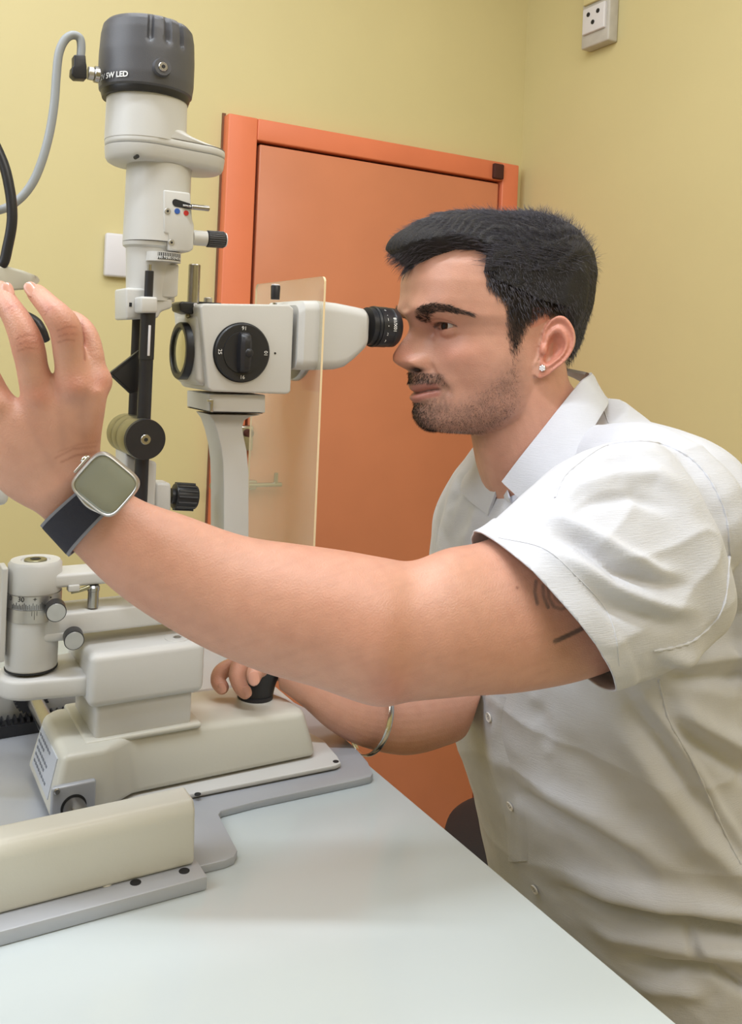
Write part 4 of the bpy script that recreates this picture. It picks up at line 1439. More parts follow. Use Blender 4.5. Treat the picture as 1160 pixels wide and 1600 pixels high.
def inpoly(x, y, poly):
    ins = np.zeros(x.shape, bool)
    n = len(poly)
    for i in range(n):
        x0, y0 = poly[i]; x1, y1 = poly[(i + 1) % n]
        c = ((y0 > y) != (y1 > y)) & (x < (x1 - x0) * (y - y0) / ((y1 - y0) if y1 != y0 else 1e-9) + x0)
        ins ^= c
    return ins


def segdist(x, y, poly):
    d = np.full(x.shape, 1e9)
    for (x0, y0), (x1, y1) in zip(poly[:-1], poly[1:]):
        vx, vy = x1 - x0, y1 - y0
        t = np.clip(((x - x0) * vx + (y - y0) * vy) / (vx * vx + vy * vy), 0, 1)
        d = np.minimum(d, np.hypot(x - x0 - t * vx, y - y0 - t * vy))
    return d


HAIRL = [(.0923, .0925), (.0915, .0970), (.079, .1055), (.0625, .1120), (.046, .1120), (.0352, .108), (.0400, .0900), (.0385, .0736), (.0290, .0640), (.0185, .0565), (.0115, .022),
         (.0020, -.0040), (-.0040, .0120), (-.0130, .0360), (-.028, .0480), (-.052, .046), (-.064, .020), (-.070, -.002), (-.085, -.012)]
HPOLY = HAIRL + [(-.2, -.014), (-.2, .3), (.2, .3), (.2, .0925)]
lin = lambda *c: np.array(srgb(*c))
base = np.tile(lin(203, 154, 134), (nv, 1))
def blend(mask, col):
    global base
    m_ = np.clip(mask, 0, 1)[:, None]
    base = base * (1 - m_) + np.array(col) * m_
n1 = fbm(co, 60, 1)
n2 = fbm(co, 260, 2)
n3 = fbm(co, 900, 3)
blend(.16 + .10 * n1, lin(190, 124, 98))
blend(.10 * np.clip(n2, 0, 1), lin(176, 112, 92))
# redder knuckles and elbow
for kx, ky, r in ((103, 518, 20), (42, 538, 20), (118, 600, 22), (62, 618, 22), (610, 1080, 40), (158, 596, 18), (18, 476, 12), (74, 480, 12)):
    blend(.38 * np.exp(-((Q[:, 0] - kx) ** 2 + (Q[:, 1] - ky) ** 2) / r ** 2) * (Q[:, 2] < .75), lin(178, 96, 80))
# face: nose, cheek, lips, lids, ear
f = headm.astype(float)
blend(f * .35 * G(ay, .016) * G(lz + .000, .014) * sst(.085, .095, lx), lin(205, 120, 105))
blend(f * .25 * G(ay - .045, .018) * G(lz - .005, .016) * sst(.02, .04, lx), lin(208, 128, 110))
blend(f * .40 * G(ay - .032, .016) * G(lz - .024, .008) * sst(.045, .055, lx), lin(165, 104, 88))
blend(f * .55 * G(ay - .015, .007) * G(lz - .030, .010) * sst(.055, .065, lx), lin(140, 84, 72))  # shade of the inner eye hollow put into the skin tone
lzm = lz + mouth_shift(ay)
lipw = sst(.050, .056, lx) * (1 - sst(.024, .029, ay))
lipu = sst(-.0365, -.0350, lzm) * (1 - sst(-.0285 - .09 * ay, -.0270 - .09 * ay, lzm))
lipl = sst(-.0485 + .15 * ay, -.0465 + .15 * ay, lzm) * (1 - sst(-.0370, -.0355, lzm))
lipc = lin(168, 108, 98)
mouthl = f * G(lzm + .0362, .0010) * (1 - sst(.024, .028, ay)) * sst(.050, .056, lx)
# stubble
stz = sst(.004, -.010, lz - .0) * sst(.052, .020, lx) + sst(.052, .020, lx) * 0
jaw = [(.0865, -.0185), (.078, -.0175), (.070, -.0230), (.0625, -.030), (.058, -.046), (.052, -.047), (.040, -.038), (.022, -.020), (.010, -.002), (-.006, .010), (-.012, -.02), (-.016, -.050), (.00, -.075), (.01, -.10), (.09, -.11), (.12, -.0185)]
dj = segdist(lx, lz, jaw + jaw[:1])
ij = inpoly(lx, lz, jaw)
sd = np.where(ij, dj, -dj)
stub = sst(-.012, .014, sd) * f * (1 - lipw * np.maximum(lipu, lipl)) * (Q[:, 1] < 700)
mous = f * sst(-.0290 - .09 * ay, -.0275 - .09 * ay, lzm) * (1 - sst(-.0185, -.0165, lz)) * sst(.052, .060, lx) * (1 - sst(.030, .036, ay))
goat = f * (G(ay, .016) * sst(-.049, -.052, lz) * sst(.055, .062, lx))
speck = np.clip(.5 + .55 * n3, 0, 1)
dring = segdist(lx, lz, [(.068, -.022), (.060, -.032), (.0575, -.044), (.062, -.056), (.070, -.066)])
ringm = f * np.exp(-(dring / .0055) ** 2) * sst(.045, .052, lx)
blend(ringm * (.16 + .22 * speck), lin(84, 68, 62))
blend(stub * (.26 + .18 * speck), lin(96, 78, 72))
blend(mous * (.14 + .22 * speck), lin(62, 50, 48))
blend(goat * (.20 + .22 * speck), lin(78, 66, 62))
blend(f * lipw * np.maximum(lipu, lipl) * .85, lipc)
blend(mouthl * .9, lin(70, 30, 28))  # shade between the lips, painted as a dark line
blend(f * np.clip(1.6 * G(ay - .0098, .0066) * G(lz + .0152 - .12 * (ay - .009), .0026), 0, 1) * sst(.064, .070, lx) * .97, lin(48, 24, 20))  # shade inside the nostrils, painted dark
# lash line, eye rim and painted shade of the lid crease
ex, ey, ez = EYE
t = (ay - .0325) / .0140
topc = .0037 * np.clip(1 - t * t, 0, None) ** .7 + .0008 * t
botc = -.0031 * np.clip(1 - t * t, 0, None) ** .8 + .0008 * t
zz = lz - (ez - .0004)
fr_e = f * (np.abs(t) < 1.08) * sst(.045, .050, lx)
blend(fr_e * G(zz - topc, .0011) * .85, lin(50, 30, 28))
blend(fr_e * G(zz - botc, .0009) * .5, lin(90, 52, 46))
blend(fr_e * G(zz - topc - .0036, .0012) * .35, lin(110, 66, 54))
# brow undertone
BROW = [(.0135, .0390), (.021, .0430), (.033, .0480), (.044, .0510), (.053, .0505), (.063, .0455)]
def browd(y, z):
    return segdist(y, z, BROW)
bd_ = browd(ay, lz)
bw = np.interp(ay, [.012, .02, .035, .05, .062], [.0032, .0046, .0052, .0042, .0018])
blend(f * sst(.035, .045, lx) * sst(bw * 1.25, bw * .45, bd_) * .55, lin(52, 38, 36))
# scalp under the hair, ear tones
hm = inpoly(lx, lz, HPOLY) & headm
hd = np.where(hm, segdist(lx, lz, HAIRL), 0)
blend(hm * sst(.0, .010, hd) * .8 * (ay < .079), lin(58, 46, 44))
blend(hm * sst(.026, .052, lz + .03 * sst(-.03, -.07, lx)) * sst(.0, .006, hd) * .9 * (ay < .079), lin(38, 34, 36))
earm = headm & (ay > .0745) & (lx < -.015) & (lz < .056)
blend(earm * .35, lin(205, 112, 92))
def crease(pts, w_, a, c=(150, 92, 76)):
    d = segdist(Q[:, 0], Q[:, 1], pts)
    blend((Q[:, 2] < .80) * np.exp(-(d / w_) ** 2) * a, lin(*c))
for cx_, cy_, an, sp_ in ((106, 522, -.15, 15), (104, 512, -.2, 16), (103, 532, -.1, 14), (43, 545, -.1, 15), (42, 535, -.15, 16), (40, 524, -.2, 14), (76, 484, -.75, 8), (17, 480, -.3, 10)):  # shade of the knuckle creases, painted as dark lines
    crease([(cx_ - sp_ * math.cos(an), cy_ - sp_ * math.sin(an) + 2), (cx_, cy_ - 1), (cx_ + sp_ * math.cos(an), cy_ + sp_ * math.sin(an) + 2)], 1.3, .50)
crease([(96, 722), (120, 711), (150, 707)], 1.6, .55)  # wrist creases, their shade painted the same way
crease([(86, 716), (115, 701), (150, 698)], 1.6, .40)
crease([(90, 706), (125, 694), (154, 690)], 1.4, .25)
crease([(128, 500), (131, 530), (133, 562)], 1.6, .6, (140, 80, 66))  # shade between two fingers, put into the skin tone
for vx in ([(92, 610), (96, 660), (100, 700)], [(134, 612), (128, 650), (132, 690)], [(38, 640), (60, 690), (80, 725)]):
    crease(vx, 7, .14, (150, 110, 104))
blend((Q[:, 2] < .80) * (Q[:, 0] > 200) * (Q[:, 1] > 780) * .05 * np.clip(fbm(np.stack([Q[:, 0] * .02 + Q[:, 1] * .06, Q[:, 1] * .01 - Q[:, 0] * .004, Q[:, 2]], 1), 9, 4), 0, 1), lin(120, 80, 66))
# tattoo strokes on the upper arm
def stroke(pts, w_, col, a):
    d = segdist(Q[:, 0], Q[:, 1], pts)
    blend((Q[:, 2] < .80) * sst(w_ + 1.6, w_ - 1.0, d) * a * np.clip(.85 + .2 * n2, 0, 1), col)
inkc = lin(92, 84, 84)
stroke([(838, 908), (836, 925), (840, 943)], 2.4, inkc, .75)
stroke([(849, 915), (850, 932), (857, 949)], 2.4, inkc, .75)
stroke([(857, 917), (858, 934), (866, 948), (878, 952), (887, 948)], 2.4, inkc, .75)
stroke([(866, 922), (868, 935), (876, 942)], 2.0, inkc, .6)
stroke([(868, 1002), (890, 992), (908, 983), (925, 974)], 3.4, lin(70, 62, 62), .9)
stroke([(808, 918), (809, 918.5)], 1.6, lin(110, 60, 50), .8)
stroke([(744, 511), (744.6, 511)], 1.4, lin(90, 50, 42), .8)
stroke([(770, 583), (770.6, 583.4)], 1.8, lin(90, 50, 42), .7)
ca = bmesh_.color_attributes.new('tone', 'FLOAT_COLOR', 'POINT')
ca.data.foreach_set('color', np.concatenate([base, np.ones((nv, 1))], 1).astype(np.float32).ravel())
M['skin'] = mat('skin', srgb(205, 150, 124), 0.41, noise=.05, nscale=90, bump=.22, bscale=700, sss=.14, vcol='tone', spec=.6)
bmesh_.materials.clear()
bmesh_.materials.append(M['skin'])
off = parent_loc(person)
bmesh_.transform(Matrix.Translation(-off))
bmesh_.shade_smooth()
ob = bpy.data.objects.new('body', bmesh_)
bmesh_.name = 'body'
COL.objects.link(ob)
ob.parent = person

# --- eyes
for s in (1, -1):
    c = HL(np.array([ex, ey * s, ez]))
    look = (HFWD[0] + .22 * HLFT[0]) * RV + (HFWD[1] + .22 * HLFT[1]) * FV
    look = Vector(look).normalized()
    prof = []
    for a in np.linspace(0.0001, math.pi, 28):
        prof.append((-ER * math.cos(a) * -1, ER * math.sin(a)))
    e = MB()
    pr = [(ER * math.cos(a), ER * math.sin(a)) for a in np.linspace(math.pi - .001, .50, 26)]
    e.rev(pr, c, look, 36)
    eye = e.build('eyeball', mat('eye_white', srgb(188, 174, 168), .12, noise=.03, nscale=200, coat=.6) if s == 1 else bpy.data.materials['eye_white'], person)
    r0 = ER * math.sin(.50); t0 = ER * math.cos(.50)
    MB().rev([(t0 - .0002, r0), (t0 + .0004, r0 * .9), (t0 + .0006, r0 * .42)], c, look, 36).build('iris', mat('brown_iris', srgb(64, 38, 26), .15, noise=.2, nscale=900, coat=.8) if s == 1 else bpy.data.materials['brown_iris'], eye)
    MB().rev([(t0 + .0004, r0 * .44), (t0 + .0009, r0 * .40), (t0 + .0010, r0 * .02)], c, look, 28).build('pupil', M['ink'], eye)

# --- hair: a close shell and combed strands over it
def grid_normals(g):
    du = np.roll(g, -1, 1) - np.roll(g, 1, 1)
    dv = np.gradient(g, axis=0)
    n = np.cross(du, dv)
    n /= np.linalg.norm(n, axis=-1, keepdims=True) + 1e-12
    c = g - np.array([-.01, 0, .04])
    n *= np.sign((n * c).sum(-1, keepdims=True))
    return n


HN = grid_normals(HG)


def hair_thick(P):
    x, y, z = P[..., 0], np.abs(P[..., 1]), P[..., 2]
    top = sst(.075, .115, z)
    back = sst(-.03, -.08, x)
    t = .0032 + .0095 * top + .0085 * back * sst(-.012, .03, z) + .0045 * sst(-.01, -.05, x) * sst(.04, .07, z)
    t = t + .0085 * sst(.02, .075, x) * top
    t = t + .0030 * sst(.05, .09, z)
    d = segdist(x, z, HAIRL)
    ins = inpoly(x, z, HPOLY)
    edge = np.where(z > .088, sst(-.0005, .004, d), sst(0, .016, d))
    return np.where(ins, t * edge, -.003)


TH = hair_thick(HG)
shell = HG + HN * np.where(TH > 0, TH * .86, TH)[..., None]
shell[..., 0] += np.where(TH > 0, .010 * sst(.060, .092, HG[..., 0]) * sst(.085, .105, HG[..., 2]) * (TH / .02), 0)
ridge = .0009 * np.sin(HG[..., 1] * 900 + 9 * np.sin(HG[..., 0] * 60)) * (TH > .006)
shell += HN * ridge[..., None]
n_, m_ = HG.shape[:2]
low = sst(.050, .105, HG[..., 2] - .018 * sst(-.03, .03, HG[..., 0]))
low = np.maximum(low, sst(-.046, -.066, HG[..., 0]) * sst(.002, .030, HG[..., 2]))
TH = np.where(low <= .001, -.003, (TH + .001) * low - .001)
keep = TH > -.0001
hb5 = MB()
F = []
for k in range(n_ - 1):
    for i in range(m_):
        j = (i + 1) % m_
        if keep[k, i] or keep[k + 1, j] or keep[k, j] or keep[k + 1, i]:
            F.append((k * m_ + i, k * m_ + j, (k + 1) * m_ + j, (k + 1) * m_ + i))
F.append(tuple(range(m_))[::-1])
hb5.add(HL(shell.reshape(-1, 3)), F)
M['hairbase'] = mat('dark_hair_mass', srgb(30, 27, 30), .55, noise=.3, nscale=400, bump=.8, bscale=900)
M['hairside'] = mat('brown_side_hair', srgb(54, 46, 43), .5, noise=.3, nscale=120)
M['hair'] = mat('dark_hair_sheen', srgb(84, 82, 92), .30, noise=.3, nscale=120, spec=.7)  # dark strands greyed, so the highlights on top sit in the colour
hairo = hb5.build('hair', M['hairbase'], person)
bm = bmesh.new(); bm.from_mesh(hairo.data)
bmesh.ops.delete(bm, geom=[v for v in bm.verts if not v.link_faces], context='VERTS')
bm.to_mesh(hairo.data); bm.free()


def strands(name, roots, nrm, dirf, lens, w0, material, parent, seg=4, lift=.55, curl=0.0):
    """three-sided tapering strands; dirf gives the comb direction in head coordinates"""
    N = len(roots)
    t_ = nrm * lift + dirf * (1 - lift)
    t_ /= np.linalg.norm(t_, axis=1, keepdims=True)
    pts = [roots.copy()]
    p = roots.copy()
    for k in range(seg):
        p = p + t_ * (lens / seg)[:, None]
        pts.append(p.copy())
        t_ = t_ + dirf * .55 + rng.normal(0, .10 + curl, t_.shape)
        t_ /= np.linalg.norm(t_, axis=1, keepdims=True)
    side = np.cross(dirf, nrm)
    side /= np.linalg.norm(side, axis=1, keepdims=True) + 1e-9
    up = nrm
    V, F = [], []
    per = 3 * seg + 1
    allv = np.zeros((N, per, 3))
    for k in range(seg):
        w_ = w0 * (1 - .75 * k / seg)
        for c in range(3):
            a = 2 * math.pi * c / 3
            allv[:, 3 * k + c] = pts[k] + (side * math.cos(a) + up * math.sin(a)) * w_
    allv[:, -1] = pts[-1]
    Vw = HL(allv.reshape(-1, 3)) - np.array(parent_loc(parent))
    fq = []
    for k in range(seg - 1):
        for c in range(3):
            d = (c + 1) % 3
            fq.append((3 * k + c, 3 * k + d, 3 * (k + 1) + d, 3 * (k + 1) + c))
    ft = [(3 * (seg - 1) + c, 3 * (seg - 1) + (c + 1) % 3, per - 1) for c in range(3)]
    offs = (np.arange(N) * per)
    quads = (np.array(fq)[None] + offs[:, None, None]).reshape(-1, 4) if fq else np.zeros((0, 4), int)
    tris = (np.array(ft)[None] + offs[:, None, None]).reshape(-1, 3)
    me = bpy.data.meshes.new(name)
    me.vertices.add(len(Vw))
    me.vertices.foreach_set('co', Vw.astype(np.float32).ravel())
    nl = quads.size + tris.size
    me.loops.add(nl)
    me.loops.foreach_set('vertex_index', np.concatenate([quads.ravel(), tris.ravel()]).astype(np.int32))
    me.polygons.add(len(quads) + len(tris))
    ls = np.concatenate([np.arange(len(quads)) * 4, quads.size + np.arange(len(tris)) * 3]).astype(np.int32)
    me.polygons.foreach_set('loop_start', ls)
    me.update(calc_edges=True)
    me.validate()
    me.shade_smooth()
    me.materials.append(material)
    o = bpy.data.objects.new(name, me)
    COL.objects.link(o)
    o.parent = parent
    return o


# area-weighted sampling of the head grid
P00 = HG[:-1]; P10 = HG[1:]
P01 = np.roll(P00, -1, 1)
ar = np.linalg.norm(np.cross(P10 - P00, P01 - P00), axis=-1)
ctr = (P00 + P10 + P01 + np.roll(P10, -1, 1)) / 4


def sample(mask, N):
    w_ = (ar * mask).ravel()
    w_ = w_ / w_.sum()
    idx = rng.choice(len(w_), N, p=w_)
    k, i = np.unravel_index(idx, ar.shape)
    a, b = rng.random((N, 1)), rng.random((N, 1))
    p = P00[k, i] + (P10[k, i] - P00[k, i]) * a + (P01[k, i] - P00[k, i]) * b
    return p, HN[k, i]


def norm(v):
    return v / (np.linalg.norm(v, axis=-1, keepdims=True) + 1e-9)


hmask = inpoly(ctr[..., 0], ctr[..., 2], HPOLY) & (ctr[..., 2] > -.02)
r_, n_2 = sample(hmask * sst(.028, .085, ctr[..., 2] + .05 * sst(-.045, -.07, ctr[..., 0])), 15000)
th_ = np.clip(hair_thick(r_), .0005, None)
x, y, z = r_[:, 0], r_[:, 1], r_[:, 2]
top = sst(.085, .115, z)[:, None]
front = sst(.0, .06, x)[:, None]
back = sst(-.02, -.075, x)[:, None]
fwd_ = np.array([1.0, -.25, .05]) * np.ones((len(x), 1))
fwd_[:, 1] += -.20 * np.sign(y) * 0
dn = np.stack([-.35 + 0 * x, 0 * x, -1 + 0 * x], 1)
spiky = np.stack([.25 - 1.0 * sst(-.02, -.09, x), .25 * np.sign(y), .55 + 0 * x], 1)
dr_ = dn * (1 - top) + (fwd_ * front + spiky * (1 - front) * .55 + fwd_ * (1 - front) * .25) * top
dr_ = norm(dr_ - n_2 * (dr_ * n_2).sum(1, keepdims=True) * .6 + rng.normal(0, .14, r_.shape))
ln_ = .0060 + .0085 * top[:, 0] + .004 * back[:, 0]
ln_ *= rng.uniform(.7, 1.25, len(ln_))
qf = (x > .065) & (z > .088)
ln_[qf] += .004
dr_[qf] = norm(dr_[qf] + np.array([.4, -.15, .15]))
strands('hair_strand_layer', r_ + n_2 * (th_ * .62)[:, None], n_2, dr_, ln_, .00030, M['hair'], hairo, seg=5, lift=.36)
smk = hmask & (ctr[..., 2] < .100) & (ctr[..., 0] > -.06)
sdw = segdist(ctr[..., 0], ctr[..., 2], HAIRL)
r7, n77 = sample(smk * sst(-.001, .008, sdw), 13000)
d7 = norm(np.array([-.25, 0, -1.0]) + rng.normal(0, .16, r7.shape))
strands('hair_strand_layer', r7 - n77 * .0003, n77, d7, rng.uniform(.004, .008, len(r7)), .00016, M['hairside'], hairo, seg=3, lift=.25)
# finer long strands over the fringe and top
fm = hmask & (ctr[..., 2] > .092)
r2, n22 = sample(fm, 5000)
t2 = np.clip(hair_thick(r2), .001, None)
d2 = norm(np.array([1.0, -.22, -.02]) + rng.normal(0, .10, r2.shape))
l2 = .018 + .006 * rng.random(len(r2))
l2 *= np.interp(r2[:, 0], [-.09, -.02, .05], [.6, .8, .8])
d2[:, 2] -= .9 * sst(.070, .090, r2[:, 0])
strands('hair_strand_layer', r2 + n22 * (t2 * .80)[:, None], n22, norm(d2 - n22 * (d2 * n22).sum(1, keepdims=True) * .8), l2, .00030, M['hair'], hairo, seg=5, lift=.22)
# crown spikes
cm = hmask & (ctr[..., 2] > .105) & (ctr[..., 0] < -.045) & (ctr[..., 0] > -.09)
r3, n33 = sample(cm, 700)
d3 = norm(np.array([-.35, .1, 1.0]) + rng.normal(0, .25, r3.shape))
strands('hair_strand_layer', r3 + n33 * .008, n33, d3, rng.uniform(.014, .027, len(r3)), .00034, M['hair'], hairo, seg=4, lift=.35)
# brows
bmask = (browd(np.abs(ctr[..., 1]), ctr[..., 2]) < np.interp(np.abs(ctr[..., 1]), [.012, .02, .035, .05, .062], [.0032, .0046, .0052, .0042, .0018])) & (ctr[..., 0] > .035)
r4, n44 = sample(bmask, 2100)
s4 = np.sign(r4[:, 1])
rise = np.interp(np.abs(r4[:, 1]), [.012, .03, .05, .065], [.35, .30, .0, -.5])
d4 = norm(np.stack([-.30 + 0 * s4, s4, rise], 1) + rng.normal(0, .18, r4.shape))
strands('eyebrow', r4 - n44 * .0004, n44, d4, rng.uniform(.0045, .0085, len(r4)), .00022, M['hairside'], person, seg=3, lift=.25)
# stubble
def jawmask(P):
    lx, ay, lz = P[..., 0], np.abs(P[..., 1]), P[..., 2]
    lz = lz + mouth_shift(ay) * G(lz + .040, .011)
    i = inpoly(lx, lz, jaw)
    lip = (lx > .053) & (ay < .027) & (lz > -.0485 + .15 * ay) & (lz < -.0278 - .09 * ay)
    mo = (lz > -.0278 - .09 * ay) & (lz < -.0175) & (lx > .055) & (ay < .034)
    return (i | mo) & ~lip, mo
jm, mm = jawmask(ctr)
jd = segdist(ctr[..., 0], ctr[..., 2], jaw + jaw[:1])
r5, n55 = sample(jm * sst(0, .016, jd), 7500)
d5 = norm(np.array([.15, 0, -1.0]) + rng.normal(0, .25, r5.shape))
M['stub'] = mat('beard_hair', srgb(58, 48, 46), .5, noise=.4, nscale=500)
strands('beard_stubble', r5 - n55 * .0003, n55, d5, rng.uniform(.0012, .0026, len(r5)), .00012, M['stub'], person, seg=2, lift=.5)
gm = (mm | ((ctr[..., 2] < -.0505) & (ctr[..., 0] > .055) & (np.abs(ctr[..., 1]) < .034) & (ctr[..., 2] > -.082))) & jm
r6, n66 = sample(gm * np.where(mm, 1 - sst(.016, .034, np.abs(ctr[..., 1])) * .8, G(np.abs(ctr[..., 1]), .013)), 2600)
d6 = norm(np.array([.2, 0, -1.0]) + rng.normal(0, .25, r6.shape))
strands('moustache', r6 - n66 * .0003, n66, d6, rng.uniform(.0025, .0045, len(r6)), .00016, M['stub'], person, seg=2, lift=.45)
# lashes
lt_ = []
for s in (1, -1):
    for q in np.linspace(-.9, .95, 26):
        yy = .0325 + q * .0140
        lt_.append((math.sqrt(max((ER + .0016) ** 2 - (yy - ey) ** 2 - .0052 ** 2, 0)) + ex, yy * s, ez + .0036 * (1 - q * q) ** .7))
lt_ = np.array(lt_)
nl_ = norm(np.stack([np.ones(len(lt_)), np.sign(lt_[:, 1]) * .25, np.zeros(len(lt_))], 1))
strands('eyelash', lt_, nl_, norm(np.stack([.8 + 0 * lt_[:, 0], np.sign(lt_[:, 1]) * .35, -.15 + 0 * lt_[:, 0]], 1)), np.full(len(lt_), .0065), .00018, M['stub'], person, seg=3, lift=.5)

# --- fingernails
M['nail'] = mat('fingernail', srgb(206, 152, 134), .28, noise=.03, coat=.5)


def nail(px, py, rx, ry, roll, nx=0, ny=0, nm='fingernail'):
    """oval plate lying on the skin the camera sees at photo point (px, py)"""
    c, nv_ = hitb(px, py, .0)
    c = np.array(c)
    nv_ = -FV + RV * nx + UV * ny
    c = c + nv_ * .0004
    nv_ /= np.linalg.norm(nv_)
    a = RV * math.cos(roll) + UV * math.sin(roll)
    a -= nv_ * (a @ nv_); a /= np.linalg.norm(a)
    b = np.cross(nv_, a)
    rows = []
    for rho, h in ((1, -.0012), (.97, .0001), (.85, .0003), (.5, .0004), (.05, .00045)):
        rows.append([tuple(c + a * rx * rho * math.copysign(abs(math.cos(t)) ** .75, math.cos(t)) + b * ry * rho * math.copysign(abs(math.sin(t)) ** .75, math.sin(t))
                           + nv_ * (h - .30 * (ry * rho * math.sin(t)) ** 2 / ry)) for t in np.linspace(0, 2 * math.pi, 22, endpoint=False)])
    MB().loft(rows).build(nm, M['nail'], person)


# ---------------------------------------------------------------- clothes
from mathutils.bvhtree import BVHTree
M['shirt'] = mat('white_linen', srgb(202, 204, 213), .75, noise=.02, nscale=60, bump=.10, bscale=500, sheen=.2)


def add_weave(m):
    nt = m.node_tree
    b = nt.nodes['Principled BSDF']
    tc = [n for n in nt.nodes if n.type == 'TEX_COORD'][0]
    mp = nt.nodes.new('ShaderNodeMapping')
    mp.inputs['Rotation'].default_value = (0, math.radians(20), math.radians(30))
    mp.inputs['Scale'].default_value = (30, 30, 420)
    n = nt.nodes.new('ShaderNodeTexNoise')
    n.inputs['Scale'].default_value = 3.0
    n.inputs['Detail'].default_value = 4
    nt.links.new(tc.outputs['Object'], mp.inputs[0])
    nt.links.new(mp.outputs[0], n.inputs['Vector'])
    bp = nt.nodes.new('ShaderNodeBump')
    bp.inputs['Strength'].default_value = .30
    bp.inputs['Distance'].default_value = .0012
    old = b.inputs['Normal'].links[0].from_node
    nt.links.new(n.outputs['Fac'], bp.inputs['Height'])
    nt.links.new(old.outputs[0], bp.inputs['Normal'])
    nt.links.new(bp.outputs[0], b.inputs['Normal'])


add_weave(M['shirt'])
cl = MB()
cl.loft(resample_rings([torso_ring(*r, grow=.004 + .004 * (i < 6), n=64) for i, r in enumerate(TOR)], 6))
SLV = [((735, 838), (930, 1074), .738, .84, -.20, -.20), ((768, 812), (958, 1066), .752, .84, -.18, -.18), ((820, 768), (1000, 1054), .775, .84, -.10, -.10), ((880, 722), (1046, 1036), .80, .84, -.05, -.05), ((950, 695), (1092, 1008), .83, .84, 0, 0),
       ((1020, 688), (1132, 965), .86, .84, 0, 0), ((1052, 722), (1120, 890), .92, .80, 0, 0)]
cl.loft(resample_rings([ring_px(s, 44) for s in SLV], 6))
SLR = [((676, 905), (800, 915), 1.085, .9), ((679, 862), (800, 880), 1.09, .9), ((684, 822), (805, 845), 1.10, .9), ((694, 782), (812, 805), 1.115, .9), ((714, 746), (822, 770), 1.125, .9), ((742, 722), (835, 742), 1.13, .85)]
cl.loft(resample_rings([ring_px(s, 36) for s in SLR], 5))
# shoulder slopes and upper back
cl.tube([W(900, 735, .985), W(945, 740, .95), W(1005, 760, .91), W(1060, 812, .88), W(1078, 865, .89), W(1084, 905, .90)], [.045, .055, .066, .070, .050, .020], n=28)
cl.tube([W(960, 715, 1.02), W(1015, 738, .99), W(1075, 775, .95), W(1108, 845, .935), W(1116, 900, .95), W(1118, 950, .96)], [.048, .054, .062, .068, .060, .030], n=28)
cl.tube([W(1075, 800, .95), W(1088, 840, .955), W(1108, 900, .975), W(1112, 1000, 1.0)], [.022, .062, .084, .085], n=28)
cl.tube([W(820, 760, 1.04), W(780, 790, 1.08), W(760, 830, 1.10)], [.05, .062, .06], n=24)
me = bpy.data.meshes.new('tmpshirt')
me.from_pydata(cl.v, [], cl.f)
bm = bmesh.new(); bm.from_mesh(me)
bmesh.ops.recalc_face_normals(bm, faces=bm.faces)
bm.to_mesh(me); bm.free()
sm_ = remesh(me, .0030, 14, .55)
nv = len(sm_.vertices)
co = np.empty(nv * 3, np.float32); sm_.vertices.foreach_get('co', co)
co = co.reshape(-1, 3).astype(float)
no = np.array([v.normal[:] for v in sm_.vertices])
Q = proj(co)
view = norm(co - CAM)
facing = sst(.02, .30, -(no * view).sum(1))
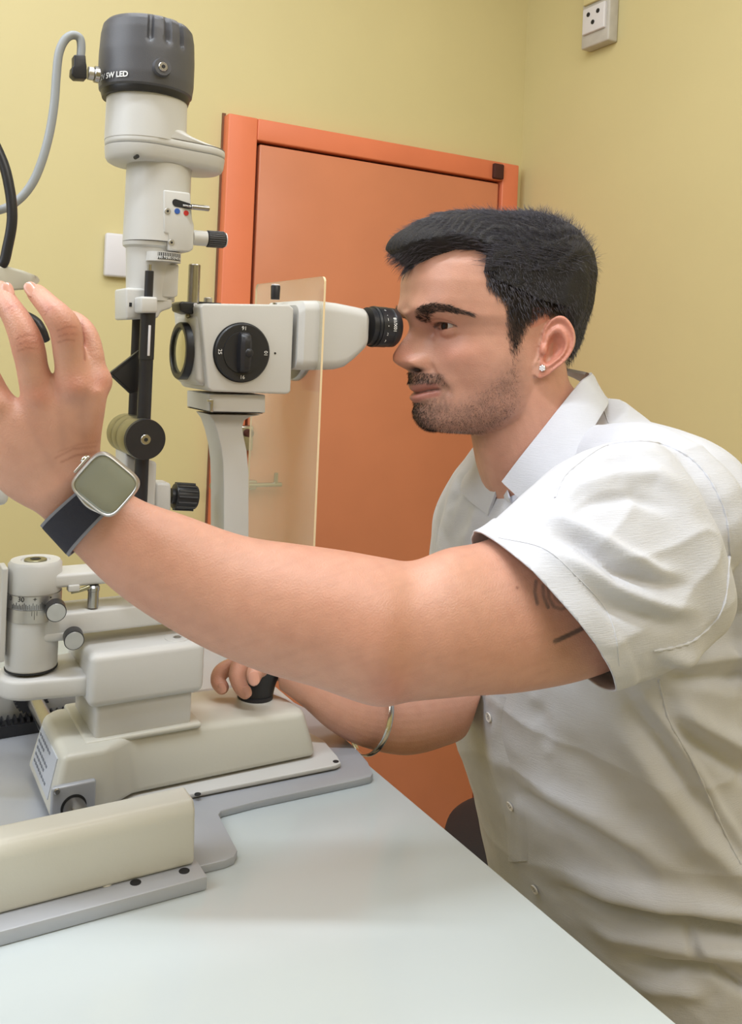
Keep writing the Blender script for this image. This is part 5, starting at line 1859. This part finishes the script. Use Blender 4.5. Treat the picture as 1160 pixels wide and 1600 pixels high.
FOLDS = [  # polyline in the photo, half width, height in mm
    ([(1091, 771), (1026, 743), (962, 745), (901, 763), (863, 801), (845, 820)], 13, 4.0),
    ([(1060, 800), (990, 775), (925, 785), (885, 806)], 10, -3.0),
    ([(800, 826), (867, 812), (919, 836), (979, 870), (1031, 892), (1091, 900)], 11, 4.5),
    ([(840, 826), (900, 850), (960, 893), (1040, 915), (1100, 918)], 9, -4.0),
    ([(812, 838), (884, 879), (953, 918), (1026, 944), (1117, 961)], 12, 4.5),
    ([(900, 905), (960, 950), (1040, 975), (1100, 985)], 14, -3.0),
    ([(900, 730), (930, 712), (985, 705), (1040, 712)], 9, 2.0),
    ([(905, 745), (960, 725), (1020, 725)], 9, -2.0),
    ([(979, 1039), (1005, 1086), (1048, 1142), (1091, 1207), (1134, 1280), (1160, 1320)], 9, 3.0),
    ([(960, 1050), (990, 1105), (1035, 1165), (1080, 1235), (1120, 1300)], 12, -4.0),
    ([(1018, 1026), (1070, 1030), (1160, 1020)], 13, 5.0),
    ([(1030, 1050), (1090, 1062), (1160, 1060)], 12, -4.5),
    ([(1044, 1090), (1091, 1129), (1165, 1170)], 16, 6.0),
    ([(1050, 1120), (1095, 1160), (1165, 1210)], 14, -5.0),
    ([(915, 1090), (955, 1125), (1000, 1180), (1048, 1250), (1091, 1310), (1165, 1376)], 22, 7.0),
    ([(860, 1120), (900, 1180), (960, 1240), (1010, 1300), (1060, 1360)], 26, -5.0),
    ([(776, 1177), (811, 1241), (867, 1276), (936, 1315), (996, 1358), (1039, 1409)], 13, -6.0),
    ([(800, 1190), (850, 1235), (930, 1275), (1000, 1320), (1060, 1385)], 18, 5.0),
    ([(840, 1340), (880, 1362), (950, 1388), (1040, 1405), (1165, 1425)], 18, 8.0),
    ([(850, 1376), (901, 1398), (988, 1424), (1074, 1437), (1165, 1458)], 10, -9.0),
    ([(880, 1420), (960, 1455), (1060, 1475), (1165, 1490)], 18, 6.0),
    ([(950, 1488), (1039, 1512), (1117, 1514), (1165, 1545)], 9, -7.0),
    ([(980, 1535), (1060, 1545), (1120, 1560)], 14, 4.0),
    ([(1078, 1430), (1080, 1470), (1090, 1500)], 8, -4.0),
    ([(770, 1100), (772, 1150), (790, 1230)], 9, 2.5),
    ([(708, 1090), (722, 1160), (745, 1230)], 14, 1.5),
    ([(832, 1090), (850, 1130), (858, 1180)], 12, -2.5),
    ([(700, 800), (716, 770), (722, 735)], 8, -2.0),
    ([(720, 860), (740, 820), (748, 780)], 9, 2.5),
    ([(862, 765), (835, 800), (812, 818)], 8, -3.0),
    ([(900, 1005), (935, 1020), (965, 1020)], 10, -1.5),
]
disp = np.zeros(nv)
shirt_front = (Q[:, 2] < 1.2)
slv_m = Q[:, 2] < .87
for pl_, wd_, am in FOLDS:
    d = segdist(Q[:, 0], Q[:, 1], pl_)
    L_ = [math.hypot(b[0] - a[0], b[1] - a[1]) for a, b in zip(pl_[:-1], pl_[1:])]
    e0 = np.hypot(Q[:, 0] - pl_[0][0], Q[:, 1] - pl_[0][1]); e1 = np.hypot(Q[:, 0] - pl_[-1][0], Q[:, 1] - pl_[-1][1])
    tp = sst(0, .35 * sum(L_), e0)
    tp *= sst(0, .35 * sum(L_), e1)
    if pl_[-1][0] >= 1160:
        tp = sst(0, .35 * sum(L_), e0)
    disp += am * .0019 * np.exp(-(d / wd_) ** 2) * tp * facing
arm_ax = norm(W(1040, 860, .87) - W(838, 956, .745))
ua = co @ arm_ax
stretch = co + np.outer(ua, arm_ax) * -.72          # long wrinkles running along the sleeve
onsl = sst(.90, .86, Q[:, 2])
rid = 1 - np.abs(np.clip(fbm(stretch, 62, 11), -1, 1))
disp += .0022 * (rid ** 3 - .3) * onsl * facing
low_t = co * np.array([.45, .45, 1.0])
rid2 = 1 - np.abs(np.clip(fbm(low_t, 42, 12), -1, 1))
disp += .0024 * (rid2 ** 3 - .3) * (1 - onsl) * facing
disp += .0016 * fbm(co * np.array([1, 1, .5]), 34, 5) * .7 + .0007 * fbm(co, 110, 6)
disp += (1 - facing) * .0035 * fbm(co, 26, 8)
# folded cuff of the sleeve
hemr = np.array(ring_px(SLV[0], 44))
hc_ = hemr.mean(0)
hn_ = np.cross(hemr[11] - hc_, hemr[0] - hc_); hn_ /= np.linalg.norm(hn_)
if hn_ @ (W(620, 1000, .68) - hc_) < 0:
    hn_ = -hn_                          # points down the arm
dist_h = (hc_ - co) @ hn_
near_h = np.linalg.norm(co - hc_, axis=1) < .135
cuff = near_h * sst(.028, .026, dist_h)
disp += cuff * .0016
co2 = co + no * disp[:, None]
sm_.vertices.foreach_set('co', co2.astype(np.float32).ravel())
bm = bmesh.new(); bm.from_mesh(sm_)
def cut(bm, c, n, rad):
    vs = [v for v in bm.verts if (v.co - Vector(c)).length < rad]
    s_ = set(vs)
    fs = [f for f in bm.faces if any(v in s_ for v in f.verts)]
    es = {e for f in fs for e in f.edges}
    bmesh.ops.bisect_plane(bm, geom=vs + list(es) + fs, plane_co=Vector(c), plane_no=Vector(n), clear_outer=True)
cut(bm, hc_ - hn_ * .006, hn_, .14)
tn = np.array([-math.sin(math.radians(21)), 0, math.cos(math.radians(21))])
r0 = np.array(ring_px(SLR[0], 36)).mean(0)
cut(bm, r0 + np.array([0, 0, .008]), np.array([0, 0, -1]), .075)
bmesh.ops.recalc_face_normals(bm, faces=bm.faces)
bm.to_mesh(sm_); bm.free()
sm_.materials.clear(); sm_.materials.append(M['shirt'])
SHBVH = None
bm = bmesh.new(); bm.from_mesh(sm_)
SHBVH = BVHTree.FromBMesh(bm); bm.free()
off = parent_loc(person)
sm_.transform(Matrix.Translation(-off))
sm_.shade_smooth()
sm_.name = 'shirt'
shirt = bpy.data.objects.new('shirt', sm_)
COL.objects.link(shirt); shirt.parent = person
so = shirt.modifiers.new('cloth', 'SOLIDIFY'); so.thickness = .0014; so.offset = -1
shirt['label'] = 'white linen short-sleeved shirt'


def hit(px, py, lift=.0, bvh=None):
    o = Vector(CAM); d = Vector(ray(px, py)).normalized()
    h = (bvh or SHBVH).ray_cast(o, d)
    if h[0] is None:
        return None, None
    n = h[1] if h[1].dot(d) < 0 else -h[1]
    return h[0] + n * lift, n


def seam(name, pts, r, lift, sub=8, bead=0.0, m='shirt'):
    P = []
    prev = None
    for p in catmull([(x, y, 0) for x, y in pts], sub):
        h, n = hit(p[0], p[1], lift)
        if h is None or (prev is not None and (h - prev).length > .03):
            continue
        P.append(h); prev = h
    if len(P) < 3:
        return
    R = [r * (1 + bead * math.sin(i * 1.9)) for i in range(len(P))]
    MB().tube(P, R, n=8, sub=1).build(name, M[m], shirt)


seam('armhole_seam', [(868, 778), (880, 748), (901, 727), (944, 698), (990, 690), (1026, 692), (1062, 705), (1091, 726), (1117, 762), (1136, 810), (1140, 870), (1130, 950), (1091, 996), (1060, 1010), (1022, 1017)], .0011, .0001, bead=.45)
seam('yoke_seam', [(944, 640), (952, 668), (945, 692)], .0007, .0001)
seam('side_seam', [(1030, 1062), (1036, 1088), (1048, 1130), (1085, 1195), (1115, 1262), (1142, 1320), (1158, 1350)], .0011, .0001, bead=.5)
#seam('back_seam', [(1060, 690), (1095, 715), (1118, 750), (1128, 800)], .0009, .0001, bead=.4)
seam('cuff_stitch', [(779, 840), (850, 857), (901, 900), (944, 948), (962, 991), (968, 1040)], .0004, .0001)
# placket strip with buttons
pc_ = [(776, 1086), (770, 1112), (768, 1140), (773, 1170), (784, 1205), (796, 1240), (805, 1275), (809, 1310), (810, 1345)]
hwp = 16
Pm = catmull([(x, y, 0) for x, y in pc_], 6)
rows = []
for i, p in enumerate(Pm):
    t = (Pm[min(i + 1, len(Pm) - 1)] - Pm[max(i - 1, 0)]).normalized()
    nx, ny = -t.y, t.x
    row = []
    for s in np.linspace(-1, 1, 7):
        h, n = hit(p.x + nx * hwp * s, p.y + ny * hwp * s, .0016 if abs(s) < .99 else .0)
        row.append(h)
    if all(q is not None for q in row):
        rows.append([tuple(q) for q in row])
V = [p for r in rows for p in r]
F = [(k * 7 + i, k * 7 + i + 1, (k + 1) * 7 + i + 1, (k + 1) * 7 + i) for k in range(len(rows) - 1) for i in range(6)]
pk = MB().add(V, F).build('placket', M['shirt'], shirt)
M['button'] = mat('white_button', srgb(226, 222, 218), .25, noise=.02, coat=.3)
for bx, by in ((767, 1120), (800, 1258), (838, 1388)):
    h, n = hit(bx, by, .0020)
    if h:
        b_ = MB().rev([(0, .0052), (.0010, .0056), (.0018, .0050), (.0014, .0036), (.0012, .001)], h, n, 24).build('button', M['button'], shirt)
        e = n.orthogonal().normalized(); g = n.cross(e)
        for u, v in ((1, 1), (1, -1), (-1, 1), (-1, -1)):
            c = h + n * .0012 + e * u * .0012 + g * v * .0012
            MB().cyl(c, c + n * .0004, .0005, n=8).build('button_hole', M['gink'], b_)


def ribbon(name, st, thick, parent, sub=6, fold=.004):
    """st: (inner px,py,d),(outer px,py,d)"""
    A = catmull([W(*a) for a, b in st], sub)
    B = catmull([W(*b) for a, b in st], sub)
    rings = []
    for i in range(len(A)):
        a, b = A[i], B[i]
        t = (A[min(i + 1, len(A) - 1)] - A[max(i - 1, 0)]).normalized()
        n = t.cross(b - a).normalized()
        if n.dot(Vector(FV)) > 0:
            n = -n
        w_ = (b - a)
        ring = [a, a + w_ * .03 + n * fold * .8, a + w_ * .15 + n * fold, a + w_ * .5 + n * fold * .7, a + w_ * .85 + n * thick * 1.2, b + n * thick * .6, b,
                a + w_ * .85 - n * thick * .2, a + w_ * .5, a + w_ * .15 - n * .0005]
        rings.append([tuple(p) for p in ring])
    return MB().loft(rings).build(name, M['shirt'], parent)


ribbon('collar', [((868, 572, 1.085), (930, 604, 1.10)), ((900, 578, 1.055), (950, 622, 1.06)), ((921, 584, 1.015), (949, 632, 1.010)), ((907, 596, .975), (941, 646, .960)), ((883, 626, .958), (915, 690, .925)),
                  ((850, 669, .950), (882, 734, .912)), ((817, 711, .950), (853, 768, .912)), ((786, 752, .962), (828, 793, .925))], .0022, shirt)
ribbon('collar', [((757, 699, 1.075), (736, 726, 1.09)), ((760, 708, 1.05), (725, 748, 1.065)), ((770, 727, 1.02), (724, 772, 1.035)), ((786, 750, .985), (764, 806, 1.00))], .0022, shirt)
# collar stand inside
ribbon('collar_stand', [((752, 700, 1.09), (760, 740, 1.09)), ((764, 716, 1.04), (768, 762, 1.03)), ((788, 746, .985), (800, 786, .965))], .0018, shirt, fold=.001)

# trousers, shoes and his stool: under the table, mostly out of view
M['trouser'] = mat('dark_trousers', srgb(52, 52, 60), .8, noise=.05, bump=.1)
M['shoe'] = mat('black_leather', srgb(34, 32, 32), .35, noise=.05)
tr_ = MB()
for sy in (-1, 1):
    hy = .80 + sy * .09
    tr_.tube([(.90, hy, .60), (.70, hy + sy * .03, .61), (.46, hy + sy * .06, .60), (.41, hy + sy * .065, .52), (.40, hy + sy * .07, .34), (.41, hy + sy * .07, .12)], [.10, .095, .075, .068, .058, .050], n=24)
tr_.tube([(.88, .70, .60), (.88, .90, .60)], [.115, .115], n=24, sub=2)
me = bpy.data.meshes.new('tmpt'); me.from_pydata(tr_.v, [], tr_.f)
tm = remesh(me, .010, 6)
tm.materials.clear(); tm.materials.append(M['trouser'])
tm.transform(Matrix.Translation(-off)); tm.shade_smooth()
to = bpy.data.objects.new('trousers', tm); COL.objects.link(to); to.parent = person
for sy in (-1, 1):
    y = .80 + sy * .16
    rg = []
    for x_, w_, h_ in ((.47, .028, .05), (.46, .036, .075), (.41, .040, .095), (.36, .042, .070), (.28, .046, .052), (.22, .040, .042), (.195, .020, .026)):
        rg.append([(x_, y + w_ * math.cos(t), .002 + max(0, h_ / 2 + h_ / 2 * math.sin(t) * 1.0)) for t in np.linspace(0, 2 * math.pi, 18, endpoint=False)])
    MB().loft(rg).build('shoe', M['shoe'], person)
M['vinyl'] = mat('black_vinyl', srgb(30, 30, 38), .6, noise=.05, bump=.1, bscale=300)


def stool(name, x, y, r, zt, label, k5=1.0):
    t = thing(name, label, 'stool', (x, y, 0))
    MB().rev([(0, r * .80), (.008, r * .97), (.035, r), (.058, r * .96), (.070, r * .82), (.074, r * .4), (.075, .003)], (x, y, zt - .075), (0, 0, 1), 56).build('seat', M['vinyl'], t)
    MB().cyl((x, y, .09), (x, y, zt - .07), .026, n=24).build('gas_column', M['steel'], t)
    for k in range(5):
        a = 2 * math.pi * k / 5 + .3
        dx, dy = math.cos(a) * k5, math.sin(a) * k5
        MB().tube([(x + dx * .03, y + dy * .03, .10), (x + dx * .16, y + dy * .16, .085), (x + dx * .27, y + dy * .27, .068)], [.022, .018, .015], n=12).build('base_arm', M['steel'], t)
        MB().cyl((x + dx * .262 - dy * .012, y + dy * .262 + dx * .012, .027), (x + dx * .262 + dy * .012, y + dy * .262 - dx * .012, .027), .027, n=24, ch=.003).build('caster', M['black'], t)
    return t


stool('swivel_stool', .88, .80, .17, .468, 'black swivel stool the man sits on')
c = W(835, 1345, 1.50)
stool('waiting_stool', c[0], c[1], .155, float(CZ - (1295 - 562) / 1400 * 1.5 + .01), 'black padded stool by the orange door, past the table edge', .62)

# ---------------------------------------------------------------- things worn
bm = bmesh.new(); bm.from_mesh(ob.data)
BB = BVHTree.FromBMesh(bm); bm.free()
def hitb(px, py, lift=0.0):
    o = Vector(CAM) - off; d = Vector(ray(px, py)).normalized()
    h = BB.ray_cast(o, d)
    n = h[1] if h[1].dot(d) < 0 else -h[1]
    return h[0] + off + n * lift, n


M['silver'] = mat('polished_silver', srgb(214, 214, 212), .16, metal=1.0, noise=.02)
M['gem'] = mat('white_stone', srgb(240, 240, 245), .08, noise=.05, coat=1.0)
h, n = hitb(848, 575, .0006)
es = thing('ear_stud', 'small round white-stone stud in the left ear lobe', 'earring', tuple(h))
e = n.orthogonal().normalized(); g = n.cross(e)
MB().rev([(-.001, .0022), (.0004, .0034), (.0008, .0030)], h, n, 20).build('setting', M['silver'], es)
for k in range(7):
    rr = 0 if k == 6 else .0022
    a = k * math.pi / 3
    MB().ball(h + n * .0010 + (e * math.cos(a) + g * math.sin(a)) * rr, .0012, n=10, m=6).build('stone', M['gem'], es)

# bangle round the right forearm
bg = []
for s in (((600, 1070), (560, 1169), .966, .96, -.42, .10),):
    R_ = np.array(ring_px(s, 72))
    cen = R_.mean(0)
bgl = MB()
nr = 10
V, F = [], []
for i in range(72):
    p = R_[i]; o_ = norm(p - cen); t_ = norm(R_[(i + 1) % 72] - R_[i - 1]); bb = np.cross(t_, o_)
    for k in range(nr):
        a = 2 * math.pi * k / nr
        V.append(p + o_ * (.0022 + .0016 * math.cos(a)) + bb * .0034 * math.sin(a))
for i in range(72):
    for k in range(nr):
        F.append((i * nr + k, ((i + 1) % 72) * nr + k, ((i + 1) % 72) * nr + (k + 1) % nr, i * nr + (k + 1) % nr))
bg = bgl.add(V, F).build('bangle', M['silver'])
tag(bg, 'plain silver bangle round the forearm below the raised elbow', 'bangle')

# wrist watch
wt = thing('wristwatch', 'silver square smartwatch with dark strap on the raised wrist', 'watch', tuple(W(160, 765, .59)))
M['strap'] = mat('navy_strap', srgb(40, 40, 52), .75, noise=.06, nscale=300, bump=.2, bscale=900)
M['strapedge'] = mat('grey_strap_edge', srgb(128, 128, 138), .7, noise=.04)
M['titan'] = mat('titanium_case', srgb(196, 190, 184), .32, metal=.85, noise=.03)
M['screen'] = mat('watch_glass', srgb(150, 155, 148), .06, noise=.02, coat=1.0, metal=.5)  # pale grey base stands in for the bright room mirrored in the glass
sa = ((160, 727), (66, 806), .6205, .66)
sb_ = ((208, 772), (121, 866), .6270, .66)
def mixst(t):
    return tuple(((sa[i][0] * (1 - t) + sb_[i][0] * t, sa[i][1] * (1 - t) + sb_[i][1] * t) if i < 2 else sa[i] * (1 - t) + sb_[i] * t) for i in range(4))
def band(t0, t1, grow, name, m, parent):
    V, F = [], []
    n = 60
    A = np.array(ring_px(mixst(t0), n)); B = np.array(ring_px(mixst(t1), n))
    ca, cb = A.mean(0), B.mean(0)
    for i in range(n):
        oa, ob_ = norm(A[i] - ca), norm(B[i] - cb)
        V += [A[i] + oa * .0022, A[i] + oa * (grow + .0014), B[i] + ob_ * (grow + .0014), B[i] + ob_ * .0022]
    for i in range(n):
        j = (i + 1) % n
        for k in range(4):
            F.append((i * 4 + k, j * 4 + k, j * 4 + (k + 1) % 4, i * 4 + (k + 1) % 4))
    MB().add(V, F).build(name, m, parent)
band(.20, .86, .0034, 'strap', M['strap'], wt)
band(.14, .21, .0032, 'strap_edge', M['strapedge'], wt)
band(.85, .92, .0032, 'strap_edge', M['strapedge'], wt)
wc = W(165, 757, .588)
wu = norm(W(217, 790, .590) - W(150, 735, .586))      # along the arm
wv = W(185, 715, .592) - W(120, 760, .586); wv -= wu * (wv @ wu); wv = norm(wv)
wn = np.cross(wu, wv)
if wn @ FV > 0:
    wn = -wn
def wp(a, b, c):
    return tuple(wc + wu * a + wv * b + wn * c)
def squircle(a, b, n=56, p=4.6):
    return [(a * math.copysign(abs(math.cos(t)) ** (2 / p), math.cos(t)), b * math.copysign(abs(math.sin(t)) ** (2 / p), math.sin(t))) for t in np.linspace(0, 2 * math.pi, n, endpoint=False)]
WA, WB = .0188, .0170
rg = []
for c_, k in ((-.0115, .80), (-.0095, .93), (-.006, .99), (-.002, 1.0), (.0003, .985), (.0014, .95), (.0018, .90), (.0010, .88)):
    rg.append([wp(x * k, y * k, c_) for x, y in squircle(WA, WB)])
case = MB().loft(rg).build('case', M['titan'], wt)
rg = []
for c_, k in ((.0004, .885), (.0014, .875), (.0018, .80), (.0020, .4), (.0020, .02)):
    rg.append([wp(x * k, y * k, c_) for x, y in squircle(WA, WB)])
MB().loft(rg).build('glass', M['screen'], case)
rg = []
for c_, k in ((-.0002, .985), (.0016, .95), (.0019, .91), (.0014, .885), (.0002, .885)):
    rg.append([wp(x * k, y * k, c_ + .0003) for x, y in squircle(WA, WB)])
MB().loft(rg, caps=False).build('bright_rim', M['alu'], case)
# crown guard and button on the side away from the elbow
bx = MB()
bx.loft([[wp(-WA - .0006 - .0018 * q, y, c_) for y, c_ in ((-.007, -.007), (.007, -.007), (.007, -.001), (-.007, -.001))] for q in (0, 1)]).build('crown_guard', M['titan'], case, bevel=.0006)
MB().cyl(wp(-WA - .001, .0035, -.004), wp(-WA - .0040, .0035, -.004), .0028, n=24, ch=.0004).build('crown', M['silver'], case)
for s in (-1,):
    MB().tube([wp(-.0125, s * (WB - .001), -.0085), wp(0, s * (WB + .0016), -.0095), wp(.0125, s * (WB - .001), -.0085)], [.0014, .0016, .0014], n=12).build('strap_lug', M['titan'], wt)

# finger nails, laid on the skin
nail(50, 452, .0062, .0044, -.95, .25, .55)
nail(12, 453, .0056, .0040, -1.25, .35, .5)
nail(347, 1075, .0052, .0042, -1.1, -.1, .1)
nail(386, 1081, .0058, .0046, -1.2, .1, .1)
nail(397, 1060, .0066, .0054, -1.3, .1, .2)
